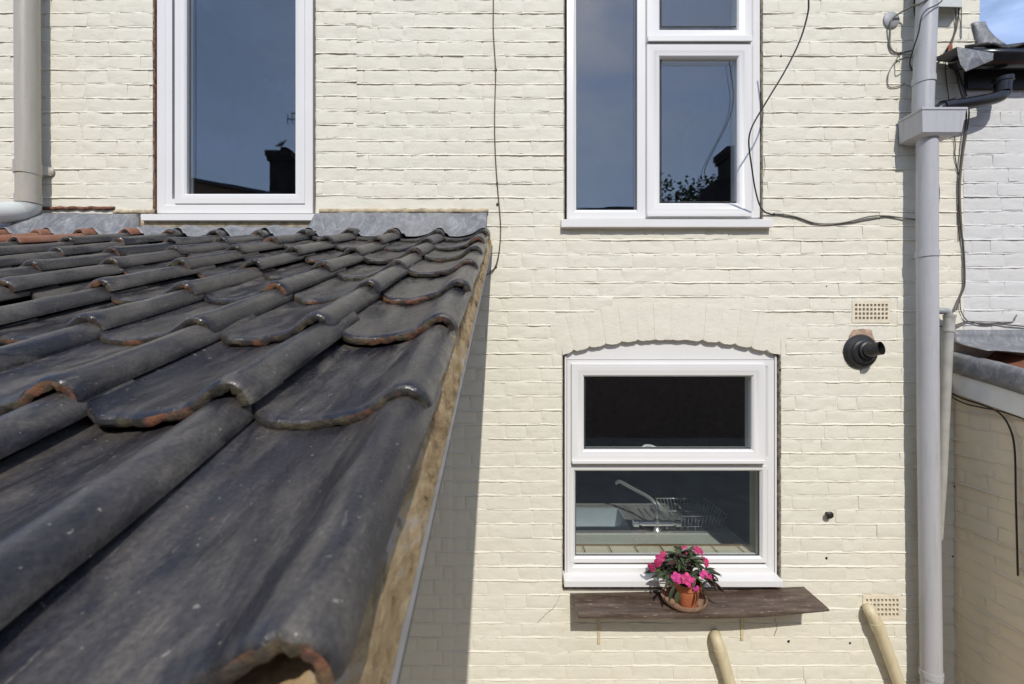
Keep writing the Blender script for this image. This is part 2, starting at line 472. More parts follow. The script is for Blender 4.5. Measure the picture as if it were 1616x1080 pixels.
def thing(name, loc, label, cat, group=None):
    o = place(name, None, Vector(loc))
    o.empty_display_size = 0.05
    return tag(o, label, cat, group)
def tag(o, label=None, cat=None, group=None, kind=None):
    if label: o['label'] = label
    if cat: o['category'] = cat
    if group: o['group'] = group
    if kind: o['kind'] = kind
    return o
def spline(pts, n=8):
    P = [Vector(p) for p in pts]; out = []
    Q = [P[0] * 2 - P[1]] + P + [P[-1] * 2 - P[-2]]
    for i in range(1, len(Q) - 2):
        a, b_, c, d = Q[i - 1], Q[i], Q[i + 1], Q[i + 2]
        for k in range(n):
            t = k / n
            out.append(0.5 * ((2 * b_) + (c - a) * t + (2 * a - 5 * b_ + 4 * c - d) * t * t + (-a + 3 * b_ - 3 * c + d) * t ** 3))
    out.append(P[-1])
    return out
def fbm(p, o=3): return mn.fractal(Vector(p), 1.0, 2.0, o)

# ================================================================== SETTING
g = MB(); g.add([(-150, -150, 0), (150, -150, 0), (150, 150, 0), (-150, 150, 0)], [(0, 1, 2, 3)])
tag(g.build('ground', M['ground']), kind='structure')

# ------------------------------------------------------------------ brickwork
CO = 22.38 / 307.08                      # height of one course
Z0 = PZ(65.5)                            # a bed joint
def course_z(k): return Z0 + k * CO      # bottom of course k
def brick_mesh(w, h, seed, rough=1.0, depth=0.012):
    """one painted brick: uneven front with a thin worn arris, sides as separate faces"""
    nx = max(4, int(round(w / 0.024)) + 2); nz = 5
    rnd = random.Random(seed)
    tilt = rnd.uniform(-0.0011, 0.0011) * rough; tw = rnd.uniform(-0.0009, 0.0009) * rough
    us = [-.5, -.5 + .0038 / w] + [-.5 + .0038 / w + (1 - .0076 / w) * i / (nx - 2) for i in range(1, nx - 2)] + [.5 - .0038 / w, .5]
    vs_ = [-.5, -.5 + .0032 / h, -.17, .17, .5 - .0032 / h, .5]
    V = []; F = []
    for j in range(nz + 1):
        for i in range(nx + 1):
            u = us[i]; v = vs_[j]
            ex = (i in (0, nx)); ez = (j in (0, nz))
            x = u * w; z = v * h
            q = Vector((x * 20 + seed * 7.3, z * 20, seed * 1.7))
            y = -0.0030 * rough * fbm(q) + tilt * v * 2 + tw * u * 2
            e = fbm(Vector((x * 30 + seed * 3.1, z * 30, seed)))
            if j in (0, 1, nz - 1, nz): z += 0.0042 * rough * e
            if i in (0, 1, nx - 1, nx): x += 0.0024 * rough * e
            if ez: y += 0.0010 if v > 0 else 0.0003
            if ex: y += 0.0014
            V.append((x, y, z))
    for j in range(nz):
        for i in range(nx):
            a = j * (nx + 1) + i
            F.append((a, a + 1, a + nx + 2, a + nx + 1))
    rim = [i for i in range(nx + 1)] + [j * (nx + 1) + nx for j in range(1, nz + 1)] + [nz * (nx + 1) + i for i in range(nx - 1, -1, -1)] + [j * (nx + 1) for j in range(nz - 1, 0, -1)]
    base = len(V); L = len(rim)
    V += [V[r_] for r_ in rim]
    V += [(V[r_][0], depth, V[r_][2]) for r_ in rim]
    for k in range(L):
        k2 = (k + 1) % L
        F.append((base + k2, base + k, base + L + k, base + L + k2))
    return V, F
def clip(x0, x1, z0, z1, holes):
    segs = [(x0, x1)]
    for (a, b_, c, d) in holes:
        if z1 - 0.012 <= c or z0 + 0.012 >= d: continue
        out_ = []
        for s0, s1 in segs:
            if b_ <= s0 or a >= s1: out_.append((s0, s1)); continue
            if a > s0: out_.append((s0, a))
            if b_ < s1: out_.append((b_, s1))
        segs = out_
    return [s for s in segs if s[1] - s[0] > 0.022]
POOL = {}
def pooled(kind, w, h, rough, mat, rnd):
    key = (kind, rnd.randrange(14), mat.name)
    if key not in POOL:
        V, F = brick_mesh(w, h, {'stretcher': 1, 'header': 2, 'bat': 3}[kind] * 31.0 + key[1] * 2.3 + 0.37, rough)
        mb = MB(); mb.add(V, F)
        POOL[key] = (mb.mesh('brick', mat, smooth=True, fix=False), w, h)
    return POOL[key]
def lay(x0, x1, k0, k1, holes, rnd, dz=0.0, wob=0.004, start=None):
    """Flemish bond rectangles (x0, x1, z0, z1)"""
    out_ = []
    S, H, J = 0.218, 0.107, 0.0045
    for k in range(k0, k1):
        zb = course_z(k) + dz
        off = 0.0 if k % 2 == 0 else (S + H) / 2 + J
        x = x0 - off - rnd.uniform(0, 0.03)
        st = (k % 2 == 0)
        idx = 0
        while x < x1:
            w = (S if idx % 2 == 0 else H) + rnd.uniform(-0.012, 0.012)
            a, b_ = max(x, x0), min(x + w, x1)
            if b_ - a > 0.03:
                for s0, s1 in clip(a, b_, zb, zb + CO, holes):
                    out_.append((s0, s1, zb + 0.0042 + rnd.uniform(-.0012, .0012), zb + CO - 0.0042 + rnd.uniform(-.0012, .0012)))
            x += w + J
            idx += 1
    return out_
def wall_bricks(rects, parent, mat, frame, rnd, vis, limit=300, rough=1.0, proud=0.0012):
    """rects in wall coordinates -> brick objects (the best seen ones) + one stuff mesh for the others"""
    org, rz = frame
    mtx = Matrix.Translation(org) @ Matrix.Rotation(rz, 4, 'Z')
    scored = sorted(rects, key=lambda r: -vis(r))
    many = MB()
    for i, (a, b_, c, d) in enumerate(scored):
        w, h = b_ - a, d - c
        ctr = mtx @ Vector(((a + b_) / 2, -proud - rnd.uniform(-0.0008, 0.0012) * rough, (c + d) / 2))
        kind = 'stretcher' if w > 0.16 else ('header' if w > 0.075 else 'bat')
        nom = {'stretcher': 0.214, 'header': 0.104, 'bat': 0.05}[kind]
        if i < limit and vis((a, b_, c, d)) > 0:
            me, mw, mh = pooled(kind, nom, 0.0645, rough, mat, rnd)
            fl = rnd.random() < 0.5
            place('brick', me, ctr, parent, Euler((0, math.pi if False else 0, rz + rnd.uniform(-.006, .006) * rough)), (w / mw, 1, h / mh))
        else:
            V, F = brick_mesh(w, h, rnd.random() * 500, rough)
            m2 = Matrix.Translation(ctr) @ Matrix.Rotation(rz, 4, 'Z')
            many.add([m2 @ Vector(q) for q in V], F)
    if many.v:
        o = many.build('more_bricks', mat, parent, smooth=True, fix=False)
        tag(o, kind='stuff')
def mortar_sheet(x0, x1, z0, z1, holes, depth, amp, step=0.016, seed=0.0):
    """rough bed sheet behind the bricks, in wall coordinates (list for MB.grid with holes skipped)"""
    def axis(a, b_, cuts):
        pts = sorted(set([a, b_] + [c for c in cuts if a < c < b_]))
        out_ = []
        for p, q in zip(pts[:-1], pts[1:]):
            nn = max(1, int(math.ceil((q - p) / step)))
            out_ += [p + (q - p) * i / nn for i in range(nn)]
        return out_ + [b_]
    xs = axis(x0, x1, [h[0] for h in holes] + [h[1] for h in holes])
    zs = axis(z0, z1, [h[2] for h in holes] + [h[3] for h in holes])
    V = []; F = []; ids = {}
    def vid(i, j):
        if (i, j) not in ids:
            ids[(i, j)] = len(V)
            x, z = xs[i], zs[j]
            V.append((x, depth - amp * fbm((x * 9 + seed, z * 26, 3.3), 3), z))
        return ids[(i, j)]
    for j in range(len(zs) - 1):
        zc = (zs[j] + zs[j + 1]) / 2
        for i in range(len(xs) - 1):
            xc = (xs[i] + xs[i + 1]) / 2
            if any(h[0] < xc < h[1] and h[2] < zc < h[3] for h in holes): continue
            F.append((vid(i, j), vid(i + 1, j), vid(i + 1, j + 1), vid(i, j + 1)))
    return V, F

def pointing(x0, x1, k0, k1, holes, depth=1.0, seed=0.0, dz=0.0, hgt=0.009):
    """struck bed joints: mortar that slopes out to a lip over the course below"""
    V = []; F = []
    for k in range(k0, k1):
        zj = course_z(k) + dz
        for (s0, s1) in clip(x0, x1, zj - .013, zj + .013, holes):
            nn = max(2, int((s1 - s0) / 0.012)); base = len(V)
            for i in range(nn + 1):
                x = s0 + (s1 - s0) * i / nn
                amt = max(-.15, min(1.25, .46 + 1.3 * mn.noise(Vector((x * 3.1 + seed, k * 7.7, 1.5))) + .7 * mn.noise(Vector((x * 19, k * 3.3, 4)))))
                jz = .0034 * mn.noise(Vector((x * 4 + seed, k * 2.9, 8))) + .0020 * mn.noise(Vector((x * 23, k * 2.9, 2))) + .0012 * mn.noise(Vector((x * 70, k * 1.9, 5)))
                lip = -(.0016 + .0045 * amt * depth)
                V += [(x, .004, zj + hgt * .62 + jz), (x, .0005 - .0012 * amt, zj + hgt * .45 + jz), (x, lip * .72, zj - hgt * .12 + jz), (x, lip, zj - hgt * .38 + jz), (x, lip * .6, zj - hgt * .56 + jz), (x, .004, zj - hgt * .60 + jz)]
            for i in range(nn):
                a = base + i * 6
                for j in range(5): F.append((a + j, a + j + 1, a + j + 7, a + j + 6))
    return V, [tuple(reversed(f)) for f in F]

# ================================================================== THE HOUSE
house = thing('house', (0, 0.1, 0), 'cream painted brick house with white plastic windows facing the yard', 'house')
XE = PX(1520)                                   # where the neighbour's white paint starts
XT = PX(1546)
ZN = PZ(128)                                    # level of the neighbour's eaves
OA = (PX(243), PX(497.5), PZ(349), PZ(-150))    # openings in the wall: x0, x1, z0, z1
OB = (PX(890.5), PX(1202.5), PZ(357), PZ(-150))
ARC_C = PX(1058); ARC_R = 2.07; ARC_Z = PZ(536.5) - ARC_R
OC = (PX(888), PX(1231), PZ(928), PZ(536.5))
air1 = (PX(1343), PX(1406), PZ(511), PZ(473))
air2 = (PX(1360), PX(1423), PZ(979), PZ(938))
holes = [OA, OB, OC]
IN1 = (air1[0] + .012, air1[1] - .012, air1[2] + .012, air1[3] - .012); IN2 = (air2[0] + .012, air2[1] - .012, air2[2] + .012, air2[3] - .012)
def extr(x, r=ARC_R + 0.19):
    dx = x - ARC_C
    return ARC_Z + math.sqrt(max(0, r * r - dx * dx))
ARCH_HOLE = []
for i in range(12):
    xa = PX(876) + (PX(1240) - PX(876)) * i / 12; xb = PX(876) + (PX(1240) - PX(876)) * (i + 1) / 12
    ARCH_HOLE.append((xa, xb, PZ(558), min(extr(xa), extr(xb)) - 0.006))
rnd = random.Random(11)
bh = [(h[0] - 0.004, h[1] + 0.004, h[2], h[3]) for h in holes] + ARCH_HOLE + [air1, air2]
jx = PX(563)
k_lo, k_hi = int((0.02 - Z0) / CO), int((4.95 - Z0) / CO)
kn = int((ZN - Z0) / CO)
jambA = (OA[1], jx, 0, 9)
hid = (-9.0, PX(716), 0.0, PZ(330))               # behind the lean-to roof: newer, smoother brickwork
V1, F1 = mortar_sheet(-3.2, XE, 0.0, ZN, holes + [IN1, IN2], 0.0003, 0.0022)
V2, F2 = mortar_sheet(-3.2, XT, ZN, 5.0, holes, 0.0003, 0.0022)
wb = MB(); wb.add(V1, F1); wb.add(V2, F2)
for (x1_, ka, kb, hh_, dp_, dz_, x0_) in ((XE, k_lo, kn, bh + [jambA, hid], 1.0, 0, -3.2), (XT, kn, k_hi, bh + [jambA, hid], 1.0, 0, -3.2),
                                          (jx, int((PZ(334) - Z0) / CO), k_hi, bh, 1.0, .012, OA[1] + .004), (PX(716), k_lo, int((PZ(480) - Z0) / CO), bh, .25, 0, -1.2)):
    V1, F1 = pointing(x0_, x1_, ka, kb, hh_, dp_, dz=dz_); wb.add(V1, F1)
wall = wb.build('wall', M['cream'], house, smooth=True, fix=False)
rects = lay(-3.2, XE, k_lo, kn, bh + [jambA, hid], rnd) + lay(-3.2, XT, kn, k_hi, bh + [jambA, hid], rnd)
rects += lay(OA[1] + 0.004, jx, int((PZ(334) - Z0) / CO), k_hi, bh, random.Random(4), dz=0.012)
def vis_main(r):
    a, b_, c, d = r
    x = 800 + (a + b_) / 2 * 307; y = 540 - ((c + d) / 2 - CAMZ) * 307
    if x < -20 or x > 1560 or y < -15 or y > 1095: return 0
    if a < -0.14 and y > 332 and y < 470: return 0
    if 1405 < x < 1505: return 0.4 * (b_ - a)
    return (b_ - a) * (1.0 + 0.3 * (1 - abs(x - 900) / 900))
wall_bricks(rects, wall, M['cream'], (Vector((0, 0, 0)), 0.0), random.Random(5), vis_main, 270)
rects2 = lay(-1.2, PX(713), k_lo, int((PZ(480) - Z0) / CO), bh, random.Random(8))
def vis_new(r):
    a, b_, c, d = r
    x = 800 + b_ * 307; y = 540 - ((c + d) / 2 - CAMZ) * 307
    return (b_ - a) if (x > 625 and 760 < y < 1095) else 0
wall_bricks(rects2, wall, M['cream'], (Vector((0, 0, 0)), 0.0), random.Random(9), vis_new, 30, rough=0.35, proud=0.0026)

# arch of bricks on end over the kitchen window
nv = 14
a_half = math.asin((PX(1228) - PX(889)) / 2 / ARC_R) + 0.012
ab = MB()
for i in range(40):
    a0 = -a_half + 2 * a_half * i / 40; a1 = -a_half + 2 * a_half * (i + 1) / 40
    def pt(a, r, y): return (ARC_C + r * math.sin(a), y, ARC_Z + r * math.cos(a))
    r0, r1 = ARC_R + 0.009, ARC_R + 0.195
    ab.add([pt(a0, r0, -.0006), pt(a1, r0, -.0006), pt(a1, r1, -.0006), pt(a0, r1, -.0006), pt(a0, r0, .11), pt(a1, r0, .11)],
           [(0, 1, 2, 3), (0, 4, 5, 1)])
arch = ab.build('window_arch', M['cream'], house, fix=False)
for i in range(nv):
    a0 = -a_half + 2 * a_half * i / nv; a1 = -a_half + 2 * a_half * (i + 1) / nv
    ga = 0.0012
    vb = MB(); NR, NA = 7, 6
    P = []
    for j in range(NR + 1):
        row = []
        for q in range(NA + 1):
            a = a0 + ga + (a1 - a0 - 2 * ga) * q / NA
            jit = (0.004 * fbm((i * 3.1, q * 1.3, 2)) + .009 * abs(2 * q / NA - 1) ** 3 - .002) if j == 0 else (0.010 * fbm((i * 5.1, q, 7)) if j == NR else 0)
            r_ = ARC_R + 0.19 * j / NR + jit
            y = -0.0030 - 0.0020 * fbm((i * 2.7 + q * .4, j * .55, 1)) + (0.0010 if q in (0, NA) or j in (0, NR) else 0) + 0.0007 * math.sin(i * 4.0)
            row.append((ARC_C + r_ * math.sin(a), y, ARC_Z + r_ * math.cos(a)))
        P.append(row)
    vb.grid(P)
    rim0 = P[0]; vb.grid([[(p[0], 0.1, p[2]) for p in rim0], rim0])
    for side in (0, NA):
        col_ = [row[side] for row in P]; vb.grid([[(p[0], 0.012, p[2]) for p in col_], col_])
    vb.grid([P[-1], [(p[0], 0.012, p[2]) for p in P[-1]]])
    vb.build('brick', M['cream'], arch, smooth=True, fix=True)

# reveals round the openings (rough broken mortar) and the inner faces
def reveal(o, name, mat, y1=0.09, top=True):
    mb = MB()
    a, b_, c, d = o
    for (p, q) in (((a, c), (a, d)), ((b_, d), (b_, c)), ((b_, c), (a, c))) + ((((a, d), (b_, d)),) if top else ()):
        nn = max(2, int((abs(p[0] - q[0]) + abs(p[1] - q[1])) / 0.012)); P = [[], [], []]
        for i in range(nn + 1):
            x = p[0] + (q[0] - p[0]) * i / nn; z = p[1] + (q[1] - p[1]) * i / nn
            j = 0.0035 * fbm((x * 60, z * 60, 5)) + 0.002
            sx = 1 if (p[0] == q[0] == a) else (-1 if p[0] == q[0] == b_ else 0)
            sz = 1 if (p[1] == q[1] == c) else (-1 if p[1] == q[1] == d else 0)
            P[0].append((x - sx * .003, -0.003 - j * 0.5, z - sz * .003)); P[1].append((x + sx * j, 0.006, z + sz * j)); P[2].append((x + sx * j, y1, z + sz * j))
        mb.grid(P)
    mb.build(name, mat, house, smooth=True)
reveal(OA, 'reveal', M['redgap'])
reveal(OB, 'reveal', M['gap'])
reveal(OC, 'reveal', M['gap'], top=False)

# ------------------------------------------------------------------ windows
def sash_profile(w, yf, yb, lip=0.0):
    return [(0.0, yb), (0.0, yf + 0.002), (0.002, yf), (w * 0.52, yf), (w * 0.56, yf + 0.0015), (w - 0.011, yf + 0.002), (w - 0.006, yf + 0.005), (w, yf + 0.015), (w, yb)]
def pane(parent, x0, x1, z0, z1, y):
    p = MB(); p.box(x0 - .004, x1 + .004, y, y + 0.022, z0 - .004, z1 + .004)
    p.build('pane', M['glass'], parent)
    gk = MB(); gk.ring(x0, x1, z0, z1, [(-.003, y - .0005), (.0002, y - .0030), (.0034, y - .0026), (.0036, y - .0004)])
    gk.build('gasket', M['gasket'], parent)
def sill_board(parent, x0, x1, zt, zb, yb, proj):
    s = MB()
    s.hexa([(x0, -proj, zb), (x1, -proj, zb), (x1, yb, zb), (x0, yb, zb), (x0, -proj, zt - 0.012), (x1, -proj, zt - 0.012), (x1, yb, zt), (x0, yb, zt)])
    s.build('sill', M['upvc'], parent, bevel=0.002)

# upper window above the lean-to
dA = -0.012
wA = MB()
wA.ring(PX(248, dA), PX(494, dA), PZ(337, dA), PZ(-140, dA), [(0, .08), (0, .012), (.001, .010), (.040, .010), (.045, .014), (.075, .015), (.075, .08)])
winA = wA.build('window', M['upvc'], house, angle=30)
tag(winA, 'tall single light white window above the tiled lean to roof')
sA = MB()
sA.ring(PX(276.5, dA), PX(481.5, dA), PZ(322, dA), PZ(-125, dA), sash_profile(0.054, 0.006, 0.07))
sA.build('sash', M['upvc'], winA, angle=30)
pane(winA, PX(296.5, dA), PX(466.5, dA), PZ(309, dA), PZ(-112, dA), 0.028)
sill_board(winA, PX(222, .03), PX(501, .03), PZ(337, .0), PZ(348, .03), 0.03, 0.03)

# upper window with three lights
wB = MB()
xm0, xm1 = PX(1006.5, dA), PX(1021, dA)
wB.ring(PX(894.5, dA), PX(1199, dA), PZ(346, dA), PZ(-140, dA), [(0, .08), (0, .012), (.001, .010), (.034, .010), (.042, .018), (.050, .022), (.050, .08)])
wB.box(xm0 - .003, xm1 + .003, 0.011, 0.08, PZ(340, dA), PZ(-135, dA))
wB.box(xm1, PX(1190, dA), 0.013, 0.078, PZ(74, dA), PZ(62, dA))
winB = wB.build('window', M['upvc'], house, angle=30)
tag(winB, 'three light white window high on the wall beside the black cable')
sB = MB(); sB.ring(PX(1021, .01), PX(1186.5, .01), PZ(341, .01), PZ(68.5, .01), sash_profile(0.069, -0.010, 0.07))
sB.box(PX(1022, .012), PX(1186, .012), -.018, 0.0, PZ(341.5, .012), PZ(337, .012))
sB.build('sash', M['upvc'], winB, angle=30)
sB2 = MB(); sB2.ring(PX(1021, .01), PX(1186.5, .01), PZ(66.0, .01), PZ(-130, .01), sash_profile(0.069, -0.010, 0.07))
sB2.box(PX(1022, .012), PX(1186, .012), -.022, 0.0, PZ(66.5, .012), PZ(58.5, .012))
sB2.build('sash', M['upvc'], winB, angle=30)
pane(winB, PX(910, dA), PX(1005.5, dA), PZ(333, dA), PZ(-125, dA), 0.030)
pane(winB, PX(1043.5, dA), PX(1165, dA), PZ(319, dA), PZ(92.5, dA), 0.018)
pane(winB, PX(1043.5, dA), PX(1165, dA), PZ(41.5, dA), PZ(-110, dA), 0.018)
sill_board(winB, PX(886, .035), PX(1220, .035), PZ(345.5, 0), PZ(358.5, .035), 0.03, 0.035)

# kitchen window
dC = -0.022
wC = MB()
xa, xb = PX(891, dC), PX(1225, dC)
zt, zb = PZ(568.5, dC), PZ(905, dC)
wC.ring(xa + .012, xb - .012, zb, zt, [(0, .09), (0, .022), (.001, .020), (.030, .020), (.036, .024), (.042, .030), (.042, .09)])
wC.box(xa + .03, xb - .03, .0205, .088, PZ(742, dC), PZ(722, dC))
winC = wC.build('window', M['upvc'], house, angle=30)
tag(winC, 'white kitchen window under a shallow brick arch')
# arched infill panel and the side trims
ip = MB(); NA = 24; ft = []; fb = []
for i in range(NA + 1):
    x = xa + .012 + (xb - xa - .024) * i / NA
    ft.append((x, .024, ARC_Z + math.sqrt((ARC_R + .006) ** 2 - (x - ARC_C) ** 2))); fb.append((x, .024, zt + .0025))
ip.grid([fb, ft]); ip.grid([[(p[0], .07, p[2]) for p in fb], fb])
ip.build('arch_panel', M['upvc'], winC)
for (t0, t1) in ((xa, xa + .010), (xb - .010, xb)):
    tb = MB(); tb.box(t0, t1, .016, .08, zb - .004, PZ(561, dC)); tb.build('trim', M['upvc'], winC, bevel=.0015)
sC = MB(); sC.ring(PX(902, 0), PX(1208.5, 0), PZ(731, 0), PZ(574.5, 0), sash_profile(0.066, 0.000, 0.08))
sC.box(PX(903, .006), PX(1208, .006), -.012, .004, PZ(731.5, .006), PZ(727.5, .006))
sC.build('sash', M['upvc'], winC, angle=30)
bd = MB(); bd.ring(PX(899, dC), PX(1209.5, dC), PZ(888, dC), PZ(735, dC), [(0, .07), (0, .019), (.002, .017), (.020, .019), (.030, .032), (.030, .07)])
bd.build('glazing_bead', M['upvc'], winC, angle=30)
pane(winC, PX(923, dC), PX(1190.5, dC), PZ(707.5, dC), PZ(593, dC), 0.028)
pane(winC, PX(908.5, dC), PX(1199, dC), PZ(878, dC), PZ(742, dC), 0.036)
sill_board(winC, PX(890.5, .045), PX(1236, .045), PZ(905, -.01), PZ(927, .045), 0.04, 0.045)
hb = MB(); hb.tube(spline([(PX(1013, -.1), .085, PZ(705, -.1)), (PX(1020, -.1), .10, PZ(703.5, -.1)), (PX(1030, -.1), .10, PZ(705, -.1)), (PX(1040, -.1), .085, PZ(709.5, -.1))], 5), .0075, 8)
hb.build('window_handle', M['upvc'], winC, smooth=True)

# ------------------------------------------------------------------ rooms behind the glass
def room(x0, x1, y0, y1, z0, z1, win, mat):
    mb = MB()
    mb.add([(x0, y0, z0), (x1, y0, z0), (x1, y1, z0), (x0, y1, z0), (x0, y0, z1), (x1, y0, z1), (x1, y1, z1), (x0, y1, z1)],
           [(0, 1, 2, 3), (7, 6, 5, 4), (2, 6, 7, 3), (1, 5, 6, 2), (3, 7, 4, 0)])
    a, b_, c, d = win
    for (p, q, r_, s) in ((x0, a, z0, z1), (b_, x1, z0, z1), (a, b_, z0, c), (a, b_, d, z1)):
        mb.add([(p, y0, r_), (q, y0, r_), (q, y0, s), (p, y0, s)], [(0, 1, 2, 3)])
    return mb.build('room', mat, house, fix=False)
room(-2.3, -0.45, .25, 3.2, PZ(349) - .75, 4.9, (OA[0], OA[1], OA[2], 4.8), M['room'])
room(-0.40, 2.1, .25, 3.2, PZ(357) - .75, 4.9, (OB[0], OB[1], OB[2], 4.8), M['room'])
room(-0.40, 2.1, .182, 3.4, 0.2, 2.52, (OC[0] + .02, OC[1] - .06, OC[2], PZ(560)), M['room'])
for (o, zt_) in ((OA, 4.8), (OB, 4.8), (OC, PZ(560))):
    mb = MB(); a, b_, c, d = o; a += .02; b_ -= (.06 if o is OC else .02); ye = .186 if o is OC else .262
    for (p, q) in (((a, c), (a, zt_)), ((b_, c), (b_, zt_)), ((a, zt_), (b_, zt_))):
        mb.add([(p[0], .088, p[1]), (q[0], .088, q[1]), (q[0], ye, q[1]), (p[0], ye, p[1])], [(0, 1, 2, 3)])
    mb.build('inner_reveal', M['plaster_in'], house, fix=False)
# tiled inner window sill
ks = MB(); zs_ = PZ(878, dC) - .012
ks.box(OC[0], OC[1] - .06, .086, .179, zs_ - .04, zs_ - .006)
ksill = ks.build('kitchen_sill', M['stripe'], house)
tw = (PX(1032, 0) - PX(950, 0)) / 2 * 1.06
x = OC[0] + .02 - .03
tmesh = None
for i in range(9):
    x0_, x1_ = max(x + .004, OC[0] + .003), min(x + tw - .012, OC[1] - .063)
    if x1_ - x0_ > .02:
        tbx = MB(); tbx.box(x0_, x1_, .088, .168, zs_ - .006, zs_); tbx.build('sill_tile', M['sill_tile'], ksill, bevel=.001)
        if x1_ + .008 < OC[1] - .064:
            st_ = MB(); st_.box(x1_ + .0025, x1_ + .008, .088, .168, zs_ - .006, zs_ - .0008); st_.build('sill_stripe', M['sill_tile'], ksill)
    x += tw
eb = MB(); eb.box(OC[0], OC[1] - .06, .1685, .1805, zs_ - .03, zs_ + .007); eb.build('sill_edging', M['stripe'], ksill)

# ------------------------------------------------------------------ kitchen things
ZW = 1.14
wt = MB()
wt.box(-0.35, 1.44, .186, .54, ZW - .04, ZW); wt.box(-0.35, 1.44, 1.061, 1.10, ZW - .04, ZW)
wt.box(-0.35, 0.19, .5401, 1.0609, ZW - .04, ZW); wt.box(1.372, 1.44, .5401, 1.0609, ZW - .04, ZW)
tag(wt.build('worktop', M['worktop']), 'pale kitchen worktop around the steel sink', 'worktop')
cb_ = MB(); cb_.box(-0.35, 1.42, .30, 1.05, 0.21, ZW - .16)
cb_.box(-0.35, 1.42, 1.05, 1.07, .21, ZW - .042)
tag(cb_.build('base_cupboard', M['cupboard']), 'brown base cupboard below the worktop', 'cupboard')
sink = thing('sink', (0.8, .8, ZW), 'stainless steel sink with drainer behind the kitchen window', 'sink')
sb = MB()
sb.ringxy(.86, 1.37, .541, 1.06, [(0, ZW - .02), (0, ZW + .006), (.006, ZW + .009), (.03, ZW + .008), (.05, ZW - .002)], cap=True)
sb.build('drainer', M['steel'], sink, angle=35)
for i in range(8):
    rb = MB(); rb.tube([(.95 + i * .045, .62, ZW + .001), (.95 + i * .045, .98, ZW + .001)], .006, 8); rb.build('drainer_rib', M['steel'], sink, smooth=True)
sbw = MB()
sbw.ringxy(.191, .859, .541, 1.06, [(0, ZW - .02), (0, ZW + .006), (.006, ZW + .009), (.045, ZW + .007), (.06, ZW - .006), (.075, ZW - .13), (.095, ZW - .15)], cap=True)
sbw.build('bowl', M['steel'], sink, angle=50)
ub = MB()
ub.ringxy(.36, .80, .63, .97, [(.02, ZW - .142), (.0, ZW + .004), (-.006, ZW + .006), (-.006, ZW + .012), (.004, ZW + .012), (.006, ZW + .002), (.03, ZW - .11), (.05, ZW - .125)], cap=True)
tag(ub.build('washing_up_bowl', M['bowl'], angle=45), 'blue grey plastic bowl standing in the steel sink', 'bowl')
tapx = .955
tap = thing('tap', (tapx, .575, ZW), 'chrome mixer tap with raised swan neck spout', 'tap')
tb = MB(); tb.lathe([(0, .0), (.026, .0), (.026, .008), (.018, .012), (.016, .05), (.019, .055), (.019, .075), (0, .078)], (tapx, .575, ZW + .008), seg=20)
tb.build('base', M['chrome'], tap, smooth=True)
tb = MB(); tb.tube([(tapx - .10, .575, ZW + .055), (tapx + .10, .575, ZW + .055)], .017, 14); tb.build('body', M['chrome'], tap, smooth=False, angle=40)
for sgn in (-1, 1):
    hx = tapx + sgn * .10
    tb = MB(); tb.tube([(hx, .575, ZW + .055), (hx + sgn * .012, .575, ZW + .055), (hx + sgn * .02, .575, ZW + .055), (hx + sgn * .05, .575, ZW + .055)], [.012, .012, .024, .021], 12)
    tb.build('tap_handle', M['chrome'], tap, angle=40)
tb = MB(); tb.tube(spline([(tapx, .575, ZW + .08), (tapx, .58, ZW + .15), (tapx - .025, .63, ZW + .195), (tapx - .11, .74, ZW + .225), (tapx - .175, .83, ZW + .245), (tapx - .195, .855, ZW + .225)], 6), .0115, 12)
tb.build('spout', M['chrome'], tap, smooth=True)
rack = thing('dish_rack', (1.25, .78, ZW), 'chrome wire dish rack standing on the drainer', 'dish rack')
rx0, rx1, ry0, ry1, rz0, rz1 = 1.06, 1.42, .60, .94, ZW + .012, ZW + .092
rb = MB(); ring_ = [(rx0, ry0, rz1), (rx1, ry0, rz1), (rx1, ry1, rz1), (rx0, ry1, rz1), (rx0, ry0, rz1)]
for p, q in zip(ring_[:-1], ring_[1:]): rb.tube([p, q], .0036, 8)
rb.build('top_rail', M['chrome'], rack, smooth=True)
rb = MB(); ins = .03
ring_ = [(rx0 + ins, ry0 + ins, rz0), (rx1 - ins, ry0 + ins, rz0), (rx1 - ins, ry1 - ins, rz0), (rx0 + ins, ry1 - ins, rz0), (rx0 + ins, ry0 + ins, rz0)]
for p, q in zip(ring_[:-1], ring_[1:]): rb.tube([p, q], .003, 8)
rb.build('bottom_rail', M['chrome'], rack, smooth=True)
for i in range(15):
    t = i / 14; xx = rx0 + .012 + (rx1 - rx0 - .024) * t; xi = rx0 + ins + (rx1 - rx0 - 2 * ins) * t
    rb = MB(); rb.tube([(xx, ry0, rz1), (xi, ry0 + ins, rz0), (xi, ry1 - ins, rz0), (xx, ry1, rz1)], .0018, 6); rb.build('wire', M['chrome'], rack, smooth=True)
for i in range(9):
    t = i / 8; yy = ry0 + .02 + (ry1 - ry0 - .04) * t; yi = ry0 + ins + (ry1 - ry0 - 2 * ins) * t
    for (xo, xi) in ((rx0, rx0 + ins), (rx1, rx1 - ins)):
        rb = MB(); rb.tube([(xo, yy, rz1), (xi, yi, rz0)], .0018, 6); rb.build('wire', M['chrome'], rack, smooth=True)

